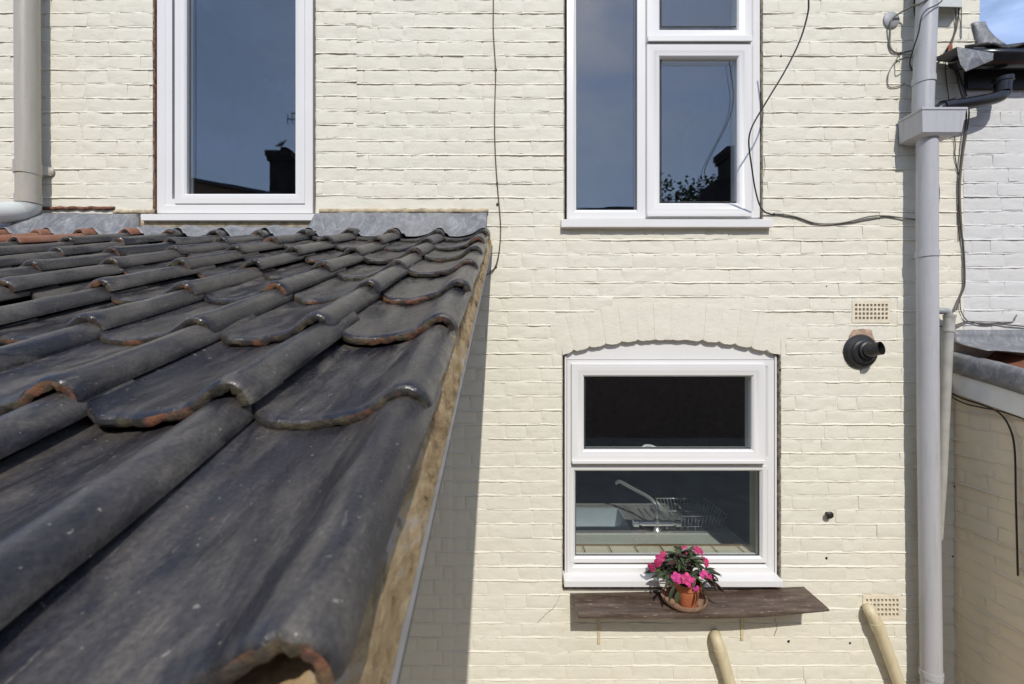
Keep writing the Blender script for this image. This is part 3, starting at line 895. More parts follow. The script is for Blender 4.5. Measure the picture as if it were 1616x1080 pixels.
# ------------------------------------------------------------------ air bricks
def air_brick(rect, label, nx=9, nz=4):
    a, b_, c, d = rect
    a += .004; b_ -= .004; c += .004; d -= .004
    mb = MB(); yf = -0.003
    mx, mz = .011, .014
    cw = (b_ - a - 2 * mx) / nx; ch = (d - c - 2 * mz) / nz
    xs = [a, a + mx]; zs = [c, c + mz]
    for i in range(nx): x = a + mx + i * cw; xs += [x + cw * .19, x + cw * .81]
    xs += [b_ - mx, b_]; 
    for i in range(nz): z = c + mz + i * ch; zs += [z + ch * .20, z + ch * .80]
    zs += [d - mz, d]
    for i in range(len(xs) - 1):
        for j in range(len(zs) - 1):
            hole = (2 <= i < 2 + 2 * nx and (i - 2) % 2 == 0 and 2 <= j < 2 + 2 * nz and (j - 2) % 2 == 0)
            x0, x1, z0, z1 = xs[i], xs[i + 1], zs[j], zs[j + 1]
            if not hole: mb.add([(x0, yf, z0), (x1, yf, z0), (x1, yf, z1), (x0, yf, z1)], [(0, 1, 2, 3)])
            else:
                j2 = .0009
                mb.add([(x0, yf, z0), (x1, yf, z0), (x1, yf, z1), (x0, yf, z1), (x0 + j2, .032, z0 + j2), (x1 - j2, .032, z0 + j2), (x1 - j2, .032, z1 - j2), (x0 + j2, .032, z1 - j2)],
                       [(0, 4, 5, 1), (1, 5, 6, 2), (2, 6, 7, 3), (3, 7, 4, 0)])
                mb.add([(x0 + j2, .032, z0 + j2), (x1 - j2, .032, z0 + j2), (x1 - j2, .032, z1 - j2), (x0 + j2, .032, z1 - j2)], [(0, 1, 2, 3)], 1)
    mb.ring(a, b_, c, d, [(0, yf), (0, .01)])
    o = mb.build('air_brick', [M['patch'], M['hole']], house, fix=False)
    tag(o, label)
air_brick(air1, 'pale air brick above the black flue')
air_brick(air2, 'pale air brick low on the wall behind a waste pipe')

# small damage on the wall
def blot(name, px, py, r, mat, y=-0.006, asp=1.0, seed=0):
    mb = MB(); c = W(px, py); V = [(c.x, y, c.z)]; k = 14
    for i in range(k):
        a = 2 * math.pi * i / k; rr = r * (1 + .35 * mn.noise(Vector((math.cos(a) * 1.5 + seed, math.sin(a) * 1.5, seed))))
        V.append((c.x + rr * math.cos(a) * asp, y + .004, c.z + rr * math.sin(a)))
    mb.add(V, [(0, 1 + (i + 1) % k, 1 + i) for i in range(k)])
    return mb.build(name, mat, house, fix=False)
for i, (px, py, r_) in enumerate([(1304, 881, .007), (1244, 1012, .008), (1304, 452, .0035), (1232, 89, .007), (1506, 768, .006), (1503, 878, .006), (1341, 1015, .006), (1231, 584, .006)]):
    blot('chip', px, py, r_, M['hole'], seed=i * 3.3)
bp = MB()
pts = [(1338, 541), (1340, 529), (1345, 521), (1360, 519), (1374, 521), (1376, 530), (1382, 543), (1378, 552), (1340, 552)]
bp.add([(*(W(*p).xz[:1]), -.0065, W(*p).z) for p in pts], [tuple(range(len(pts)))])
bp.add([(W(*p).x, .004, W(*p).z) for p in pts] , [])
bp.build('bare_patch', M['bare_plaster'], house)
ck = MB()
for path in ([(884, 938), (878, 952), (872, 960), (862, 968), (856, 974), (848, 982)], [(1205, 246), (1207, 262), (1204, 280)], [(1222, 975), (1226, 990), (1221, 1003)]):
    P = [W(*p) + Vector((0, -.0045, 0)) for p in path]
    ck.tube(P, .0010, 5)
ck.build('crack', M['gap'], house)
# torn cement edge above the lead, left of the window and over the verge
def fillet(x0, x1, zc, hgt, proj, mat, seed):
    mb = MB(); nn = int((x1 - x0) / .012); rows = [[], [], [], []]
    for i in range(nn + 1):
        x = x0 + (x1 - x0) * i / nn
        e = .006 * fbm((x * 20, seed, 1)); e2 = .005 * fbm((x * 26, seed, 6)); e3 = .004 * fbm((x * 35, seed, 9))
        rows[0].append((x, .006, zc + hgt / 2 + e)); rows[1].append((x, -proj * .7 + e3, zc + hgt / 2 - .004 + e))
        rows[2].append((x, -proj + e3, zc - hgt / 2 + e2)); rows[3].append((x, .004, zc - hgt / 2 - .002 + e2))
    mb.grid(rows)
    return mb
fillet(PX(505), PX(771), PZ(333), .024, .016, None, 1).build('cement_fillet', M['fillet'], house, smooth=True)
fillet(PX(70), PX(182), PZ(328.5), .018, .012, None, 4).build('cement_fillet', M['redgap'], house, smooth=True)
fillet(PX(180), PX(246), PZ(334), .020, .010, None, 7).build('cement_fillet', M['fillet'], house, smooth=True)
ub_ = fillet(PX(224), PX(503), PZ(355), .050, .010, None, 12); ub_.build('cement_fillet', M['fillet'], house, smooth=True)

# ================================================================== TILED LEAN-TO
SL = 256.0 / FPX                       # roof slope
PIT = math.atan(SL)
H0 = 0.229                             # camera height over the crest plane, measured at the camera
def roof_z(zc): return CAMZ + SL * zc - H0      # crest plane height at distance zc from the camera
ext = thing('lean_to', (-1.6, -1.1, 0), 'single storey lean to with a black pantile roof against the house', 'building')
XV = -0.113                            # crest of the rolls along the verge
CW = 0.207                             # covering width of a tile
PROF = [(-.188, -.0320), (-.176, -.0378), (-.157, -.0415), (-.132, -.0425), (-.11, -.0420), (-.09, -.0385), (-.07, -.0340), (-.052, -.0280), (-.038, -.0195), (-.026, -.0105), (-.013, -.0028), (0, 0), (.009, -.0020), (.017, -.0070), (.0225, -.0140), (.0260, -.0210), (.0275, -.0275)]
def prof(x):
    for (a, za), (b_, zb_) in zip(PROF[:-1], PROF[1:]):
        if a <= x <= b_:
            return za + (zb_ - za) * (x - a) / (b_ - a)
    return PROF[0][1] if x < PROF[0][0] else PROF[-1][1]
def tile_mesh(seed, red=False):
    rr = random.Random(seed)
    P2 = [Vector((x, 0, z)) for x, z in PROF]
    sm = spline(P2, 3)
    n_ = len(sm); TH = 0.0112
    nor = []
    for i in range(n_):
        t = sm[min(i + 1, n_ - 1)] - sm[max(i - 1, 0)]
        nor.append(Vector((t.z, 0, -t.x)).normalized())
    ys = [(0.0, -.0040), (0.0022, -.0012), (.006, 0.0), (.02, .0006), (.05, .0), (.10, 0), (.16, 0), (.22, 0), (.30, 0), (.40, 0)]
    warp = rr.uniform(-.003, .003); bow = rr.uniform(-.004, .004)
    top = []
    for (y, dz) in ys:
        row = []
        for i, p in enumerate(sm):
            q = Vector((p.x * 14 + seed * 5.1, y * 9, p.z * 14))
            nz_ = .0016 * fbm(q) + .0007 * fbm(q * 3.1)
            tail = (.0045 * fbm(Vector((p.x * 26, seed * 3.3, 2))) + .0025 * fbm(Vector((p.x * 110, seed * 3.3, 5)))) * max(0, 1 - y / .02)
            # corner of the trough at the tail is rounded back, the roll's nose swells a little
            rc = max(0.0, (-.158 - p.x)) * 0.9 * max(0, 1 - y / .05)
            nose = .0018 * math.exp(-((p.x - .004) / .026) ** 2) * math.exp(-((y - .012) / .022) ** 2)
            flat = warp * (p.x / .1) + bow * math.sin(math.pi * y / .40)
            v_ = p - nor[i] * (dz - nose + nz_) * -1.0 * (-1.0)
            v_ = p + nor[i] * 0
            row.append(Vector((p.x + nor[i].x * (-(dz) - nose - nz_), y + tail + rc, p.z - nor[i].z * (dz + nose + nz_) * 1.0 + flat)))
        top.append(row)
    mb = MB()
    mb.grid(top)
    # tail face and underside
    lowr = []
    for i, p in enumerate(sm):
        t0 = top[0][i]; e = .0034 * fbm(Vector((p.x * 60 + seed, 4, 1)))
        lowr.append(Vector((t0.x + nor[i].x * (TH + e), t0.y + .0015 + abs(e) * .6, t0.z + nor[i].z * (TH + e))))
    midr = [(a + b_) / 2 + Vector((0, -.0022 + .0016 * fbm(Vector((a.x * 80, seed, 9))), 0)) for a, b_ in zip(top[0], lowr)]
    mb.grid([lowr, midr, top[0]], 1)
    und = [Vector((p.x + nor[i].x * TH, .40, p.z + nor[i].z * TH)) for i, p in enumerate(sm)]
    mb.grid([und, lowr], 0)
    for e_ in (0, n_ - 1):
        mb.grid([[r[e_] for r in top], [Vector((r[e_].x + nor[e_].x * TH, r[e_].y, r[e_].z + nor[e_].z * TH)) for r in top]], 0)
    return mb.mesh('tile', [M['tile_red'] if red else M['tile'], M['lip']], fix=True, angle=55)
TILES = [tile_mesh(i + 1.3) for i in range(8)]
TRED = [tile_mesh(i + 40.3, True) for i in range(3)]
GH = 0.27                                # gauge measured level
TILT = 0.0165 / 0.286
def crest_at(zc): return Vector((0, -CAMD + zc, roof_z(zc)))
# deck below the tiles
dk = MB()
def rp(x, zc, h): return (x, -CAMD + zc, roof_z(zc) - h)
def vp(x, zc, h): return rp(x, zc, h - H0)
dk.hexa([rp(-3.3, .25, .1055), rp(-.12, .25, .1055), rp(-.12, 2.398, .1055), rp(-3.3, 2.398, .1055), rp(-3.3, .25, .098), rp(-.12, .25, .098), rp(-.12, 2.398, .098), rp(-3.3, 2.398, .098)])
roof = dk.build('roof', M['timber'], ext)
rt = random.Random(3)
ncol = 15
for r_ in range(8):
    for k in range(ncol):
        zc = (.257 if r_ else .234) + GH * r_ + rt.uniform(-.012, .012) * (1 if r_ else .2)
        if r_ == 0: zc -= .0
        X = XV - CW * k + rt.uniform(-.004, .004)
        sag = .006 * math.sin(k * 1.1 + r_ * .7) * (0 if k == 0 else 1)
        loc = Vector((X, -CAMD + zc, roof_z(zc) + sag * .6))
        red = (r_ == 7 and k >= 8) or (r_ == 6 and k >= 9) or (r_ == 5 and k >= 10)
        me = rt.choice(TRED if red else TILES)
        if r_ == 7 and 0: pass
        place('tile', me, loc, roof, Euler((PIT - TILT + rt.uniform(-.010, .010), rt.uniform(-.018, .018), rt.uniform(-.014, .014))))
# mortar bedding along the verge, with the grey undercloak board below it
vm = MB(); rows = [[] for _ in range(7)]
nn = 220
for i in range(nn + 1):
    zc = .222 + (2.40 - .222) * i / nn
    for j in range(7):
        t = j / 6
        x = -.098 + (-.0775 + .098) * t ** 0.8; h = .262 + (.3345 - .262) * t
        e = .0045 * fbm((zc * 22, t * 3.0, 1.1), 4) + (.003 * fbm((zc * 70, t * 8, 4)))
        if j == 6: e = min(e, 0) * .4
        rows[j].append(vp(x + e, zc, h))
vm.grid(rows)
# ragged end of the bedding at the eaves
er = [[], [], [], []]
for i in range(161):
    x = -.0875 - .75 * i / 160
    e = .006 * fbm((x * 40, 2, 2)); e2 = .005 * fbm((x * 55, 6, 2))
    ph = ((x - XV + .1735) % CW) - .1735
    ht = -prof(ph) + .0175
    er[0].append(rp(x, .222 + e, .1075)); er[1].append(rp(x, .230 + e, .090 + e2)); er[2].append(rp(x, .262 + e2, .076 + e2)); er[3].append(rp(x, .345, max(.03, ht + .010)))
vm.grid(er)
vm.build('verge_mortar', M['mortar'], ext, smooth=True)
uc = MB()
uc.hexa([vp(-.45, .212, .3425), vp(-.0735, .212, .3425), vp(-.0735, 2.397, .3425), vp(-.45, 2.397, .3425), vp(-.45, .212, .3355), vp(-.0735, .212, .3355), vp(-.0735, 2.397, .3355), vp(-.45, 2.397, .3355)])
uc.build('undercloak', M['cloak'], ext)
# side fill between deck and undercloak, eaves board, walls below
sf = MB(); sf.hexa([rp(-.30, .30, .27), rp(-.22, .30, .27), rp(-.22, 2.396, .27), rp(-.30, 2.396, .27), rp(-.30, .30, .126), rp(-.22, .30, .126), rp(-.22, 2.396, .126), rp(-.30, 2.396, .126)])
sf.build('verge_rafter', M['timber'], ext)
fb_ = MB(); fb_.box(-3.3, -.46, -CAMD + .262, -CAMD + .285, roof_z(.27) - .30, roof_z(.27) - .127); fb_.build('fascia', M['timber'], ext)
ew = MB()
ew.box(-3.2, -.76, -CAMD + .34, -CAMD + .55, 0, roof_z(.34) - .13)
pts_ = [(-.97, .5505, 0), (-.76, .5505, 0), (-.76, 2.39, 0), (-.97, 2.39, 0)]
ew.hexa([(p[0], -CAMD + p[1], 0) for p in pts_] + [(p[0], -CAMD + p[1], roof_z(p[1]) - .13) for p in pts_])
ew.build('wall', M['cream'], ext)
# lead apron dressed over the heads of the top tiles
la = MB(); NXL = 330; rows = []
zl0 = 2.215
for j in range(9):
    t = j / 8.0; row = []
    for i in range(NXL + 1):
        x = -3.3 + (PX(769.5) + 3.3) * i / NXL
        ph = ((x - XV + .166) % CW) - .166
        pz = prof(ph)
        zc = zl0 + .02 * fbm((x * 3, 1, 1)) * (1 - t) + (2.3985 - zl0 - .0) * t
        if j == 8: zc = 2.3985
        ztile = roof_z(zl0) + pz + .004 + (zc - zl0) * math.tan(PIT - TILT)
        zwall = PZ(338.5) + .006 * fbm((x * 2.2, 3, 0)); 
        if PX(222) < x < PX(503): zwall = PZ(361)
        sm_ = min(1, max(0, (t - .12) / .75)); sm_ = sm_ * sm_ * (3 - 2 * sm_)
        zz = ztile * (1 - sm_) + zwall * sm_ + .0025 * fbm((x * 14, t * 3, 2)) * (1 if 0 < j < 8 else 0)
        row.append((x, -CAMD + zc, zz))
    rows.append(row)
la.grid(rows)
lo = la.build('lead_flashing', M['lead'], ext, smooth=True)
sd = lo.modifiers.new('thick', 'SOLIDIFY'); sd.thickness = .0025; sd.offset = -1

# ================================================================== PIPES AND FITTINGS
# left downpipe
dp = thing('rainwater_downpipe', W(45, 340, .07), 'taupe rainwater downpipe with shoe above the lead flashing', 'downpipe')
dl = .075
mb = MB(); mb.tube([W(42.5, -200, dl), W(43.5, 150, dl), W(45, 318, dl)], 15.4 / (FPX / (CAMD - dl)), 20); mb.build('pipe', M['pipe_taupe'], dp, smooth=False, angle=40)
mb = MB(); r0 = 16.6 / (FPX / (CAMD - dl))
mb.tube([W(44.8, 309, dl), W(45, 322, dl)], r0, 20); mb.build('socket', M['pipe_taupe'], dp, angle=40)
mb = MB(); mb.tube(spline([W(45, 321, dl), W(44, 328, dl), W(36, 333, dl + .01), W(18, 335, dl + .05), W(-20, 338, dl + .12)], 6), r0 * .93, 20); mb.build('shoe', M['box_grey'], dp, angle=40)
mb = MB(); mb.tube([W(43.8, 257, dl), W(43.8, 276, dl)], r0 * 1.02, 20)
mb.hexa([W(54, 275, .06), W(84, 278, .004), W(84, 278, .002), W(50, 275, .02), W(54, 259, .06), W(84, 265, .004), W(84, 265, .002), W(50, 259, .02)])
mb.lathe([(0, .014), (.012, .014), (.022, .008), (.022, 0)], (PX(81), -.004, PZ(272)), 'Y', 16)
mb.build('bracket', M['pipe_taupe'], dp, angle=40)

# big grey soil pipe with hopper
sp_ = thing('soil_pipe', W(1469, 1250, .09), 'tall grey drain pipe with a hopper head on the cream wall', 'drain pipe')
ds = .085; ss = FPX / (CAMD - ds); rp_ = 13.9 / ss
hd = .15
hx0, hx1 = PX(1455.5, hd), PX(1526, hd)
hzt, hzb = PZ(170, hd), PZ(209.5, hd)
mb = MB(); mb.tube([W(1470, -200, ds), W(1463, 0, ds), W(1456.5, 165, ds), W(1457, 190, ds)], rp_, 28); mb.build('upper_pipe', M['pipe_grey'], sp_, angle=40)
mb = MB(); mb.tube([W(1463.3, 205, ds), W(1463, 400, ds), W(1465, 700, ds), W(1470, 1090, ds), W(1472, 1255, ds)], rp_, 28); mb.build('lower_pipe', M['pipe_grey'], sp_, angle=40)
# hopper: open box tapering to the bottom
mb = MB()
tp = .012
cx0, cx1 = hx0 + .006, hx1 - .004
o8 = [(hx0, -hd, hzt), (hx1, -hd, hzt), (hx1, -.012, hzt), (hx0, -.012, hzt)]
mid = [(hx0 + .004, -hd + .002, hzb + .004), (hx1 - .022, -hd + .002, hzb + .004), (hx1 - .022, -.012, hzb + .004), (hx0 + .004, -.012, hzb + .004)]
bot = [(hx0 + .05, -hd + .012, hzb - .008), (hx1 - .055, -hd + .012, hzb - .008), (hx1 - .055, -.012, hzb - .008), (hx0 + .05, -.012, hzb - .008)]
inn = [(p[0] + (.005 if i in (0, 3) else -.005), p[1] + (.005 if i < 2 else -.005), p[2]) for i, p in enumerate(o8)]
inb = [(p[0] + (.006 if i in (0, 3) else -.006), p[1] + (.006 if i < 2 else -.006), p[2] + .012) for i, p in enumerate(mid)]
L = [inb, inn, o8, mid, bot]
mb.add([q for lp in L for q in lp], [(a * 4 + i, a * 4 + (i + 1) % 4, (a + 1) * 4 + (i + 1) % 4, (a + 1) * 4 + i) for a in range(4) for i in range(4)] + [(3, 2, 1, 0), (16, 17, 18, 19)])
mb.ringxy(hx0 - .003, hx1 + .003, -hd - .003, -.010, [(0, hzt - .010), (0, hzt + .002), (.004, hzt + .002), (.007, hzt - .001)])
mb.build('hopper_head', M['pipe_grey'], sp_, bevel=.003)
mb = MB(); mb.tube([W(1463.3, 206, ds), W(1463.2, 214, ds)], rp_ * 1.12, 28); mb.build('spigot', M['pipe_dirty'], sp_, angle=40)
for (px, py) in ((1458.0, 128), (1463, 401), (1469.5, 1063)):
    mb = MB(); mb.tube([W(px, py - 5, ds), W(px, py + 5, ds)], rp_ * 1.09, 28)
    mb.tube([W(px - 6, py + 2, ds * .8), W(px - 14, py + 6, .03), W(px - 22, py + 8, .004)], .005, 8)
    mb.build('bracket', M['pipe_grey'], sp_, angle=40)

# thin waste pipe behind it
wp = thing('waste_pipe', W(1480, 830, .05), 'thin grey waste pipe slanting down behind the soil pipe', 'waste pipe')
dw = .05; sw = FPX / (CAMD - dw); rw = 7.0 / sw
mb = MB(); mb.tube([W(1497.5, 500, dw), W(1491, 640, dw), W(1486, 750, dw), W(1479, 850, dw)], rw, 18); mb.build('pipe', M['pipe_dirty'], wp, angle=40)
mb = MB(); mb.tube(spline([W(1470, 491, .03), W(1484, 491, .045), W(1494, 492, dw), W(1497, 498, dw), W(1497.5, 504, dw)], 5), rw * .75, 14); mb.build('elbow', M['disc_grey'], wp, smooth=True)
mb = MB(); mb.tube([W(1498.5, 497, dw), W(1498.4, 501, dw), W(1498.4, 503, dw), W(1497, 519, dw), W(1496.8, 521, dw), W(1496.6, 524, dw)], [rw * 1.18, rw * 1.18, rw * 1.05, rw * 1.05, rw * 1.15, rw * 1.15], 18); mb.build('socket', M['pipe_dirty'], wp, angle=40)

# cream overflow pipes low on the wall
for (pts, lab) in (([(1129, 1002, .004), (1129.5, 1006, .035), (1133, 1016, .052), (1141, 1040, .052), (1154, 1085, .052), (1200, 1250, .052)], 'short cream waste pipe leaving the wall below the brown shelf'),
                   ([(1371, 961, .004), (1372, 963, .035), (1378, 974, .05), (1391, 1003, .05), (1421, 1085, .05), (1480, 1250, .05)], 'long cream waste pipe leaving the lower air brick')):
    o = thing('overflow_pipe', W(pts[-1][0], pts[-1][1], .05), lab, 'waste pipe', 'cream waste pipes low on the wall')
    rr_ = 8.6 / (FPX / (CAMD - .05))
    P = spline([W(*p) for p in pts], 6)
    mb = MB(); mb.tube(P, rr_, 16); mb.build('pipe', M['pipe_cream'], o, smooth=False, angle=45)
    i0 = 15; mb = MB(); mb.tube([P[i0 - 1], P[i0 + 2]], rr_ * 1.12, 16); mb.build('collar', M['pipe_cream'], o, angle=45)

# boiler flue
fl = thing('boiler_flue', W(1356, 582), 'black round boiler flue under the upper air brick', 'flue')
fc = (PX(1356.5), 0, PZ(555))
mb = MB(); mb.lathe([(0, .0), (.087, .0), (.088, .010), (.078, .022), (.062, .026), (.060, .034), (.052, .040), (0, .040)], fc, 'Y', 36); mb.build('collar', M['flue'], fl, angle=35)
mb = MB(); mb.tube(spline([(fc[0] + .006, -.03, fc[2] + .006), (fc[0] + .012, -.06, fc[2] + .010), (fc[0] + .022, -.078, fc[2] + .014), (fc[0] + .033, -.100, fc[2] + .019)], 4), [.036] * 6 + [.033] * 7, 24, caps=False)
mb.tube(spline([(fc[0] + .006, -.03, fc[2] + .006), (fc[0] + .012, -.06, fc[2] + .010), (fc[0] + .022, -.078, fc[2] + .014), (fc[0] + .0328, -.0996, fc[2] + .0189)], 4), [.031] * 6 + [.029] * 7, 24, caps=False)
mb.build('outlet', M['flue'], fl, angle=60)
mb = MB(); mb.lathe([(.036, .036), (.044, .038), (.045, .052), (.037, .056)], (fc[0] + .008, 0, fc[2] + .006), 'Y', 30); mb.build('ring', M['flue'], fl, angle=35)

mb = MB(); c = W(1304, 810); mb.lathe([(0, .0), (.008, .0), (.008, .022), (.017, .026), (.018, .032), (.012, .037), (0, .038)], (c.x, 0.002, c.z), 'Y', 18)
mb.tube([(c.x - .003, -.02, c.z - .008), (c.x - .004, -.012, c.z - .026)], [.006, .003], 8)
tag(mb.build('wall_hook', M['cable_black'], angle=40), 'small black peg in the wall right of the kitchen window', 'peg')

# round grey cover and junction box
mb = MB(); c = W(1405, 33); mb.lathe([(0, .014), (.034, .014), (.040, .010), (.042, .0)], (c.x, 0.0, c.z), 'Y', 28)
tag(mb.build('cable_cover', M['disc_grey'], angle=40), 'round grey cable cover high on the wall left of the soil pipe', 'cover')
mb = MB(); mb.hexa([W(1473, 11, .065), W(1518, 12, .065), W(1518, 12, .002), W(1473, 11, .002), W(1473, -45, .065), W(1518, -45, .065), W(1518, -45, .002), W(1473, -45, .002)])
tag(mb.build('junction_box', M['box_grey'], bevel=.004), 'pale grey junction box right of the soil pipe at the top', 'junction box')

# cables
def cable(pts, r, mat, label, clips=(), group=None, name='cable'):
    P = spline([W(*p) for p in pts], 6)
    o = thing(name, P[-1], label, 'cable', group)
    mb = MB(); mb.tube(P, r, 8); mb.build('flex', mat, o, smooth=True)
    for (px, py) in clips:
        c = W(px, py, .008); cb2 = MB(); cb2.lathe([(0, -.006), (.006, -.006), (.006, .004), (.003, .007), (0, .007)], (c.x, -.004, c.z), 'Y', 10); cb2.build('clip', mat, o, angle=40)
    return o
cable([(776, -60, .012), (778.5, 0, .012), (778.5, 50, .010), (782, 110, .010), (781, 160, .010), (780.5, 200, .010), (782, 250, .010), (785.5, 300, .010), (789, 340, .010), (790, 365, .010), (788, 395, .010), (783, 418, .010), (776, 428, .012), (764, 437, .02)], .0030, M['cable_brown'],
      'brown cable running down the wall to the edge of the tiled roof', [(782.5, 110), (784.5, 289), (784.8, 322), (782.5, 421)])
cable([(1272, -60, .34), (1276, 0, .33), (1274, 25, .32), (1262, 65, .30), (1240, 110, .28), (1213, 155, .26), (1191, 192, .24), (1183, 212, .23), (1182, 232, .21), (1186, 262, .16), (1191, 295, .10), (1198, 322, .05), (1206, 334, .018), (1216, 338, .008), (1224, 338.5, .006)], .0037, M['cable_black'],
      'loose black cable bowing out in front of the upper right window', [(1222, 338)])
cable([(1222, 338, .008), (1236, 338.5, .008), (1258, 343, .010), (1285, 352, .010), (1312, 353.5, .010), (1340, 350, .010), (1372, 342, .010), (1400, 341, .010), (1430, 345, .012), (1452, 347, .02)], .0034, M['cable_grey'],
      'grey brown twin cable sagging from window sill corner to soil pipe', [(1236, 338.5)])
cable([(1222, 338.5, .005), (1258, 344.5, .006), (1285, 354, .006), (1312, 355.5, .006), (1345, 351, .006), (1400, 343, .006), (1450, 348, .012)], .0024, M['cable_grey'],
      'thinner lower strand of the cable sagging from the window sill corner', name='thin_cable')
cable([(1500, -40, .16), (1460, 1, .12), (1440, 10, .06), (1418, 22, .03), (1408, 30, .022), (1405, 40, .020), (1404, 60, .010), (1404, 72, .008), (1408, 80, .008), (1416, 84, .008), (1430, 82, .012), (1444, 79, .03)], .0046, M['cable_grey'],
      'thick grey cable passing through the round cable cover')
cable([(1494, -20, .14), (1487, 0, .14), (1478, 8, .14), (1462, 16, .14), (1454, 28, .14), (1450, 50, .13), (1443, 72, .10), (1437, 92, .05), (1436, 102, .01), (1440, 112, .008)], .0030, M['cable_black'],
      'black cable looping over the front of the soil pipe top')
cable([(1440, 91, .012), (1425, 92, .008), (1412, 99, .008), (1403, 115, .008), (1401, 128, .008), (1403, 137, .008), (1415, 137, .008), (1428, 132, .010)], .0024, M['cable_grey'],
      'thin grey cable making a half loop beside the soil pipe', name='thin_cable')
cable([(1443, -15, .02), (1443, 5, .02), (1443, 18, .015), (1445, 30, .008)], .0032, M['cable_black'], 'short black cable end left of the soil pipe top', name='cable_end')
for i, (lab, mat, pts) in enumerate([
    ('grey cable nearest the junction box in the bundle by the neighbour', M['cable_grey'], [(1507, 10, .03), (1509, 25, .015), (1509, 45, .010), (1504, 62, .010), (1500, 80, .012), (1506, 100, .014), (1513, 120, .02), (1522, 150, .03), (1529, 172, .03), (1527, 200, .02), (1519, 250, .012), (1515, 300, .010), (1517, 350, .010), (1520, 400, .010), (1521, 440, .010), (1519, 458, .010), (1512, 475, .012), (1506, 492, .02)]),
    ('brown grey cable in the middle of the bundle by the neighbour', M['cable_brown'], [(1514, 8, .03), (1512, 30, .012), (1508, 50, .012), (1502, 66, .012), (1499, 84, .014), (1503, 104, .014), (1509, 118, .02), (1516, 145, .03), (1524, 172, .03), (1524, 196, .02), (1517, 252, .016), (1513.5, 300, .013), (1516, 352, .013), (1521, 398, .013), (1522.5, 440, .013), (1521, 455, .013), (1515, 470, .013), (1509, 490, .022)]),
    ('thin cable kinking beside the bundle under the hopper', M['cable_brown'], [(1492, 80, .012), (1492, 110, .010), (1494, 132, .010), (1498, 160, .03), (1507, 222, .008), (1507, 245, .008), (1511, 268, .008), (1514, 285, .008), (1512, 330, .008), (1514, 380, .008)]),
    ('pale cable dropping straight from the junction box corner', M['cable_grey'], [(1517, 5, .02), (1517, 30, .008), (1517, 55, .008), (1517, 61, .008)]),
    ('black cable slanting from the bundle to the soil pipe', M['cable_black'], [(1496, 76, .012), (1491, 85, .012), (1484, 95, .014), (1474, 103, .02), (1466, 108, .04)]),
    ('black cable hanging below the lead flap at the gutter end', M['cable_black'], [(1505, 84, .014), (1509, 100, .02), (1514, 118, .03), (1521, 138, .03), (1526, 152, .03)]),
    ('rusty brown cable running down right of the soil pipe', M['cable_brown'], [(1479, 262, .012), (1479, 280, .010), (1482, 300, .010), (1481, 320, .010), (1478, 335, .010)]),
]):
    cable(pts, (.0036, .0036, .0022, .0024, .0030, .0028, .0030)[i], mat, lab, group='cables at the party wall')
cable([(1470, 515, .02), (1500, 515, .02), (1512, 512, .016), (1528, 507.5, .012), (1548, 512, .010), (1572, 511.5, .010), (1590, 513, .012), (1625, 516, .012)], .0032, M['cable_brown'], 'dark cable along the foot of the white wall above the lead')
cable([(1509, 516, .018), (1530, 508, .010), (1552, 508, .010), (1580, 508.5, .008), (1598, 508, .008), (1602, 502, .008), (1605, 497, .006)], .0024, M['cable_grey'], 'thin grey cable rising to a patch on the white wall', name='thin_cable')
cable([(1515, 470, .012), (1516, 488, .010), (1521, 500, .010), (1527, 507, .010)], .0024, M['cable_grey'], 'thin grey cable curling down from the bundle to the white wall foot', name='thin_cable')
mb = MB(); mb.hexa([W(1496, 82, .03), W(1504, 84, .03), W(1504, 84, .002), W(1496, 82, .002), W(1497, 70, .03), W(1503, 68, .03), W(1503, 68, .002), W(1497, 70, .002)])
tag(mb.build('cable_clamp', M['rust'], bevel=.003), 'rusty red clamp holding the cable bundle', 'clamp')

# ------------------------------------------------------------------ brown shelf with brackets
sh = thing('shelf', W(1100, 978, .05), 'weathered brown painted shelf below the kitchen window', 'shelf')
BL, BR, FR_, FL_ = W(899.5, 936.5, .004), W(1268.5, 926, .004), W(1309, 961.5, .19), W(913, 967, .185)
t1 = Vector((0, 0, -.030)); t2 = Vector((0, 0, -.012))
mb = MB(); NS = 16; tops = []; topb = []; lowf = []; lowb = []
for i in range(NS + 1):
    t = i / NS
    sag = Vector((0, 0, -.010 * math.sin(math.pi * t)))
    f = FL_.lerp(FR_, t) + sag; b2 = BL.lerp(BR, t) + sag * .4
    th = t1.lerp(t2, max(0, (t - .72) / .28))
    tops.append([b2, b2.lerp(f, .5), b2.lerp(f, .93), f + Vector((0, .002, -.002)), f + Vector((0, -.001, -.008)), f + th + Vector((0, .003, 0)), f.lerp(b2, .1) + th, b2 + th])
mb.grid(tops)
mb.add([tuple(p) for p in tops[0]], [tuple(range(8))]); mb.add([tuple(p) for p in tops[-1]], [tuple(range(8))])
mb.build('board', M['brown_board'], sh, angle=45)
for (px, y1_) in ((945, 1017), (1171.5, 1011)):
    mb = MB(); a = W(px, 966, .008); e = W(px - 1, y1_, .008)
    mb.box(a.x - .007, a.x + .007, -.009, -.003, e.z, a.z + .02)
    mb.box(a.x - .007, a.x + .007, -.05, -.010, a.z + .012, a.z + .017)
    mb.lathe([(0, .004), (.006, .004), (.006, -.002)], (a.x, -.008, e.z + .012), 'Y', 10)
    mb.build('bracket', M['pipe_cream'], sh, bevel=.001)

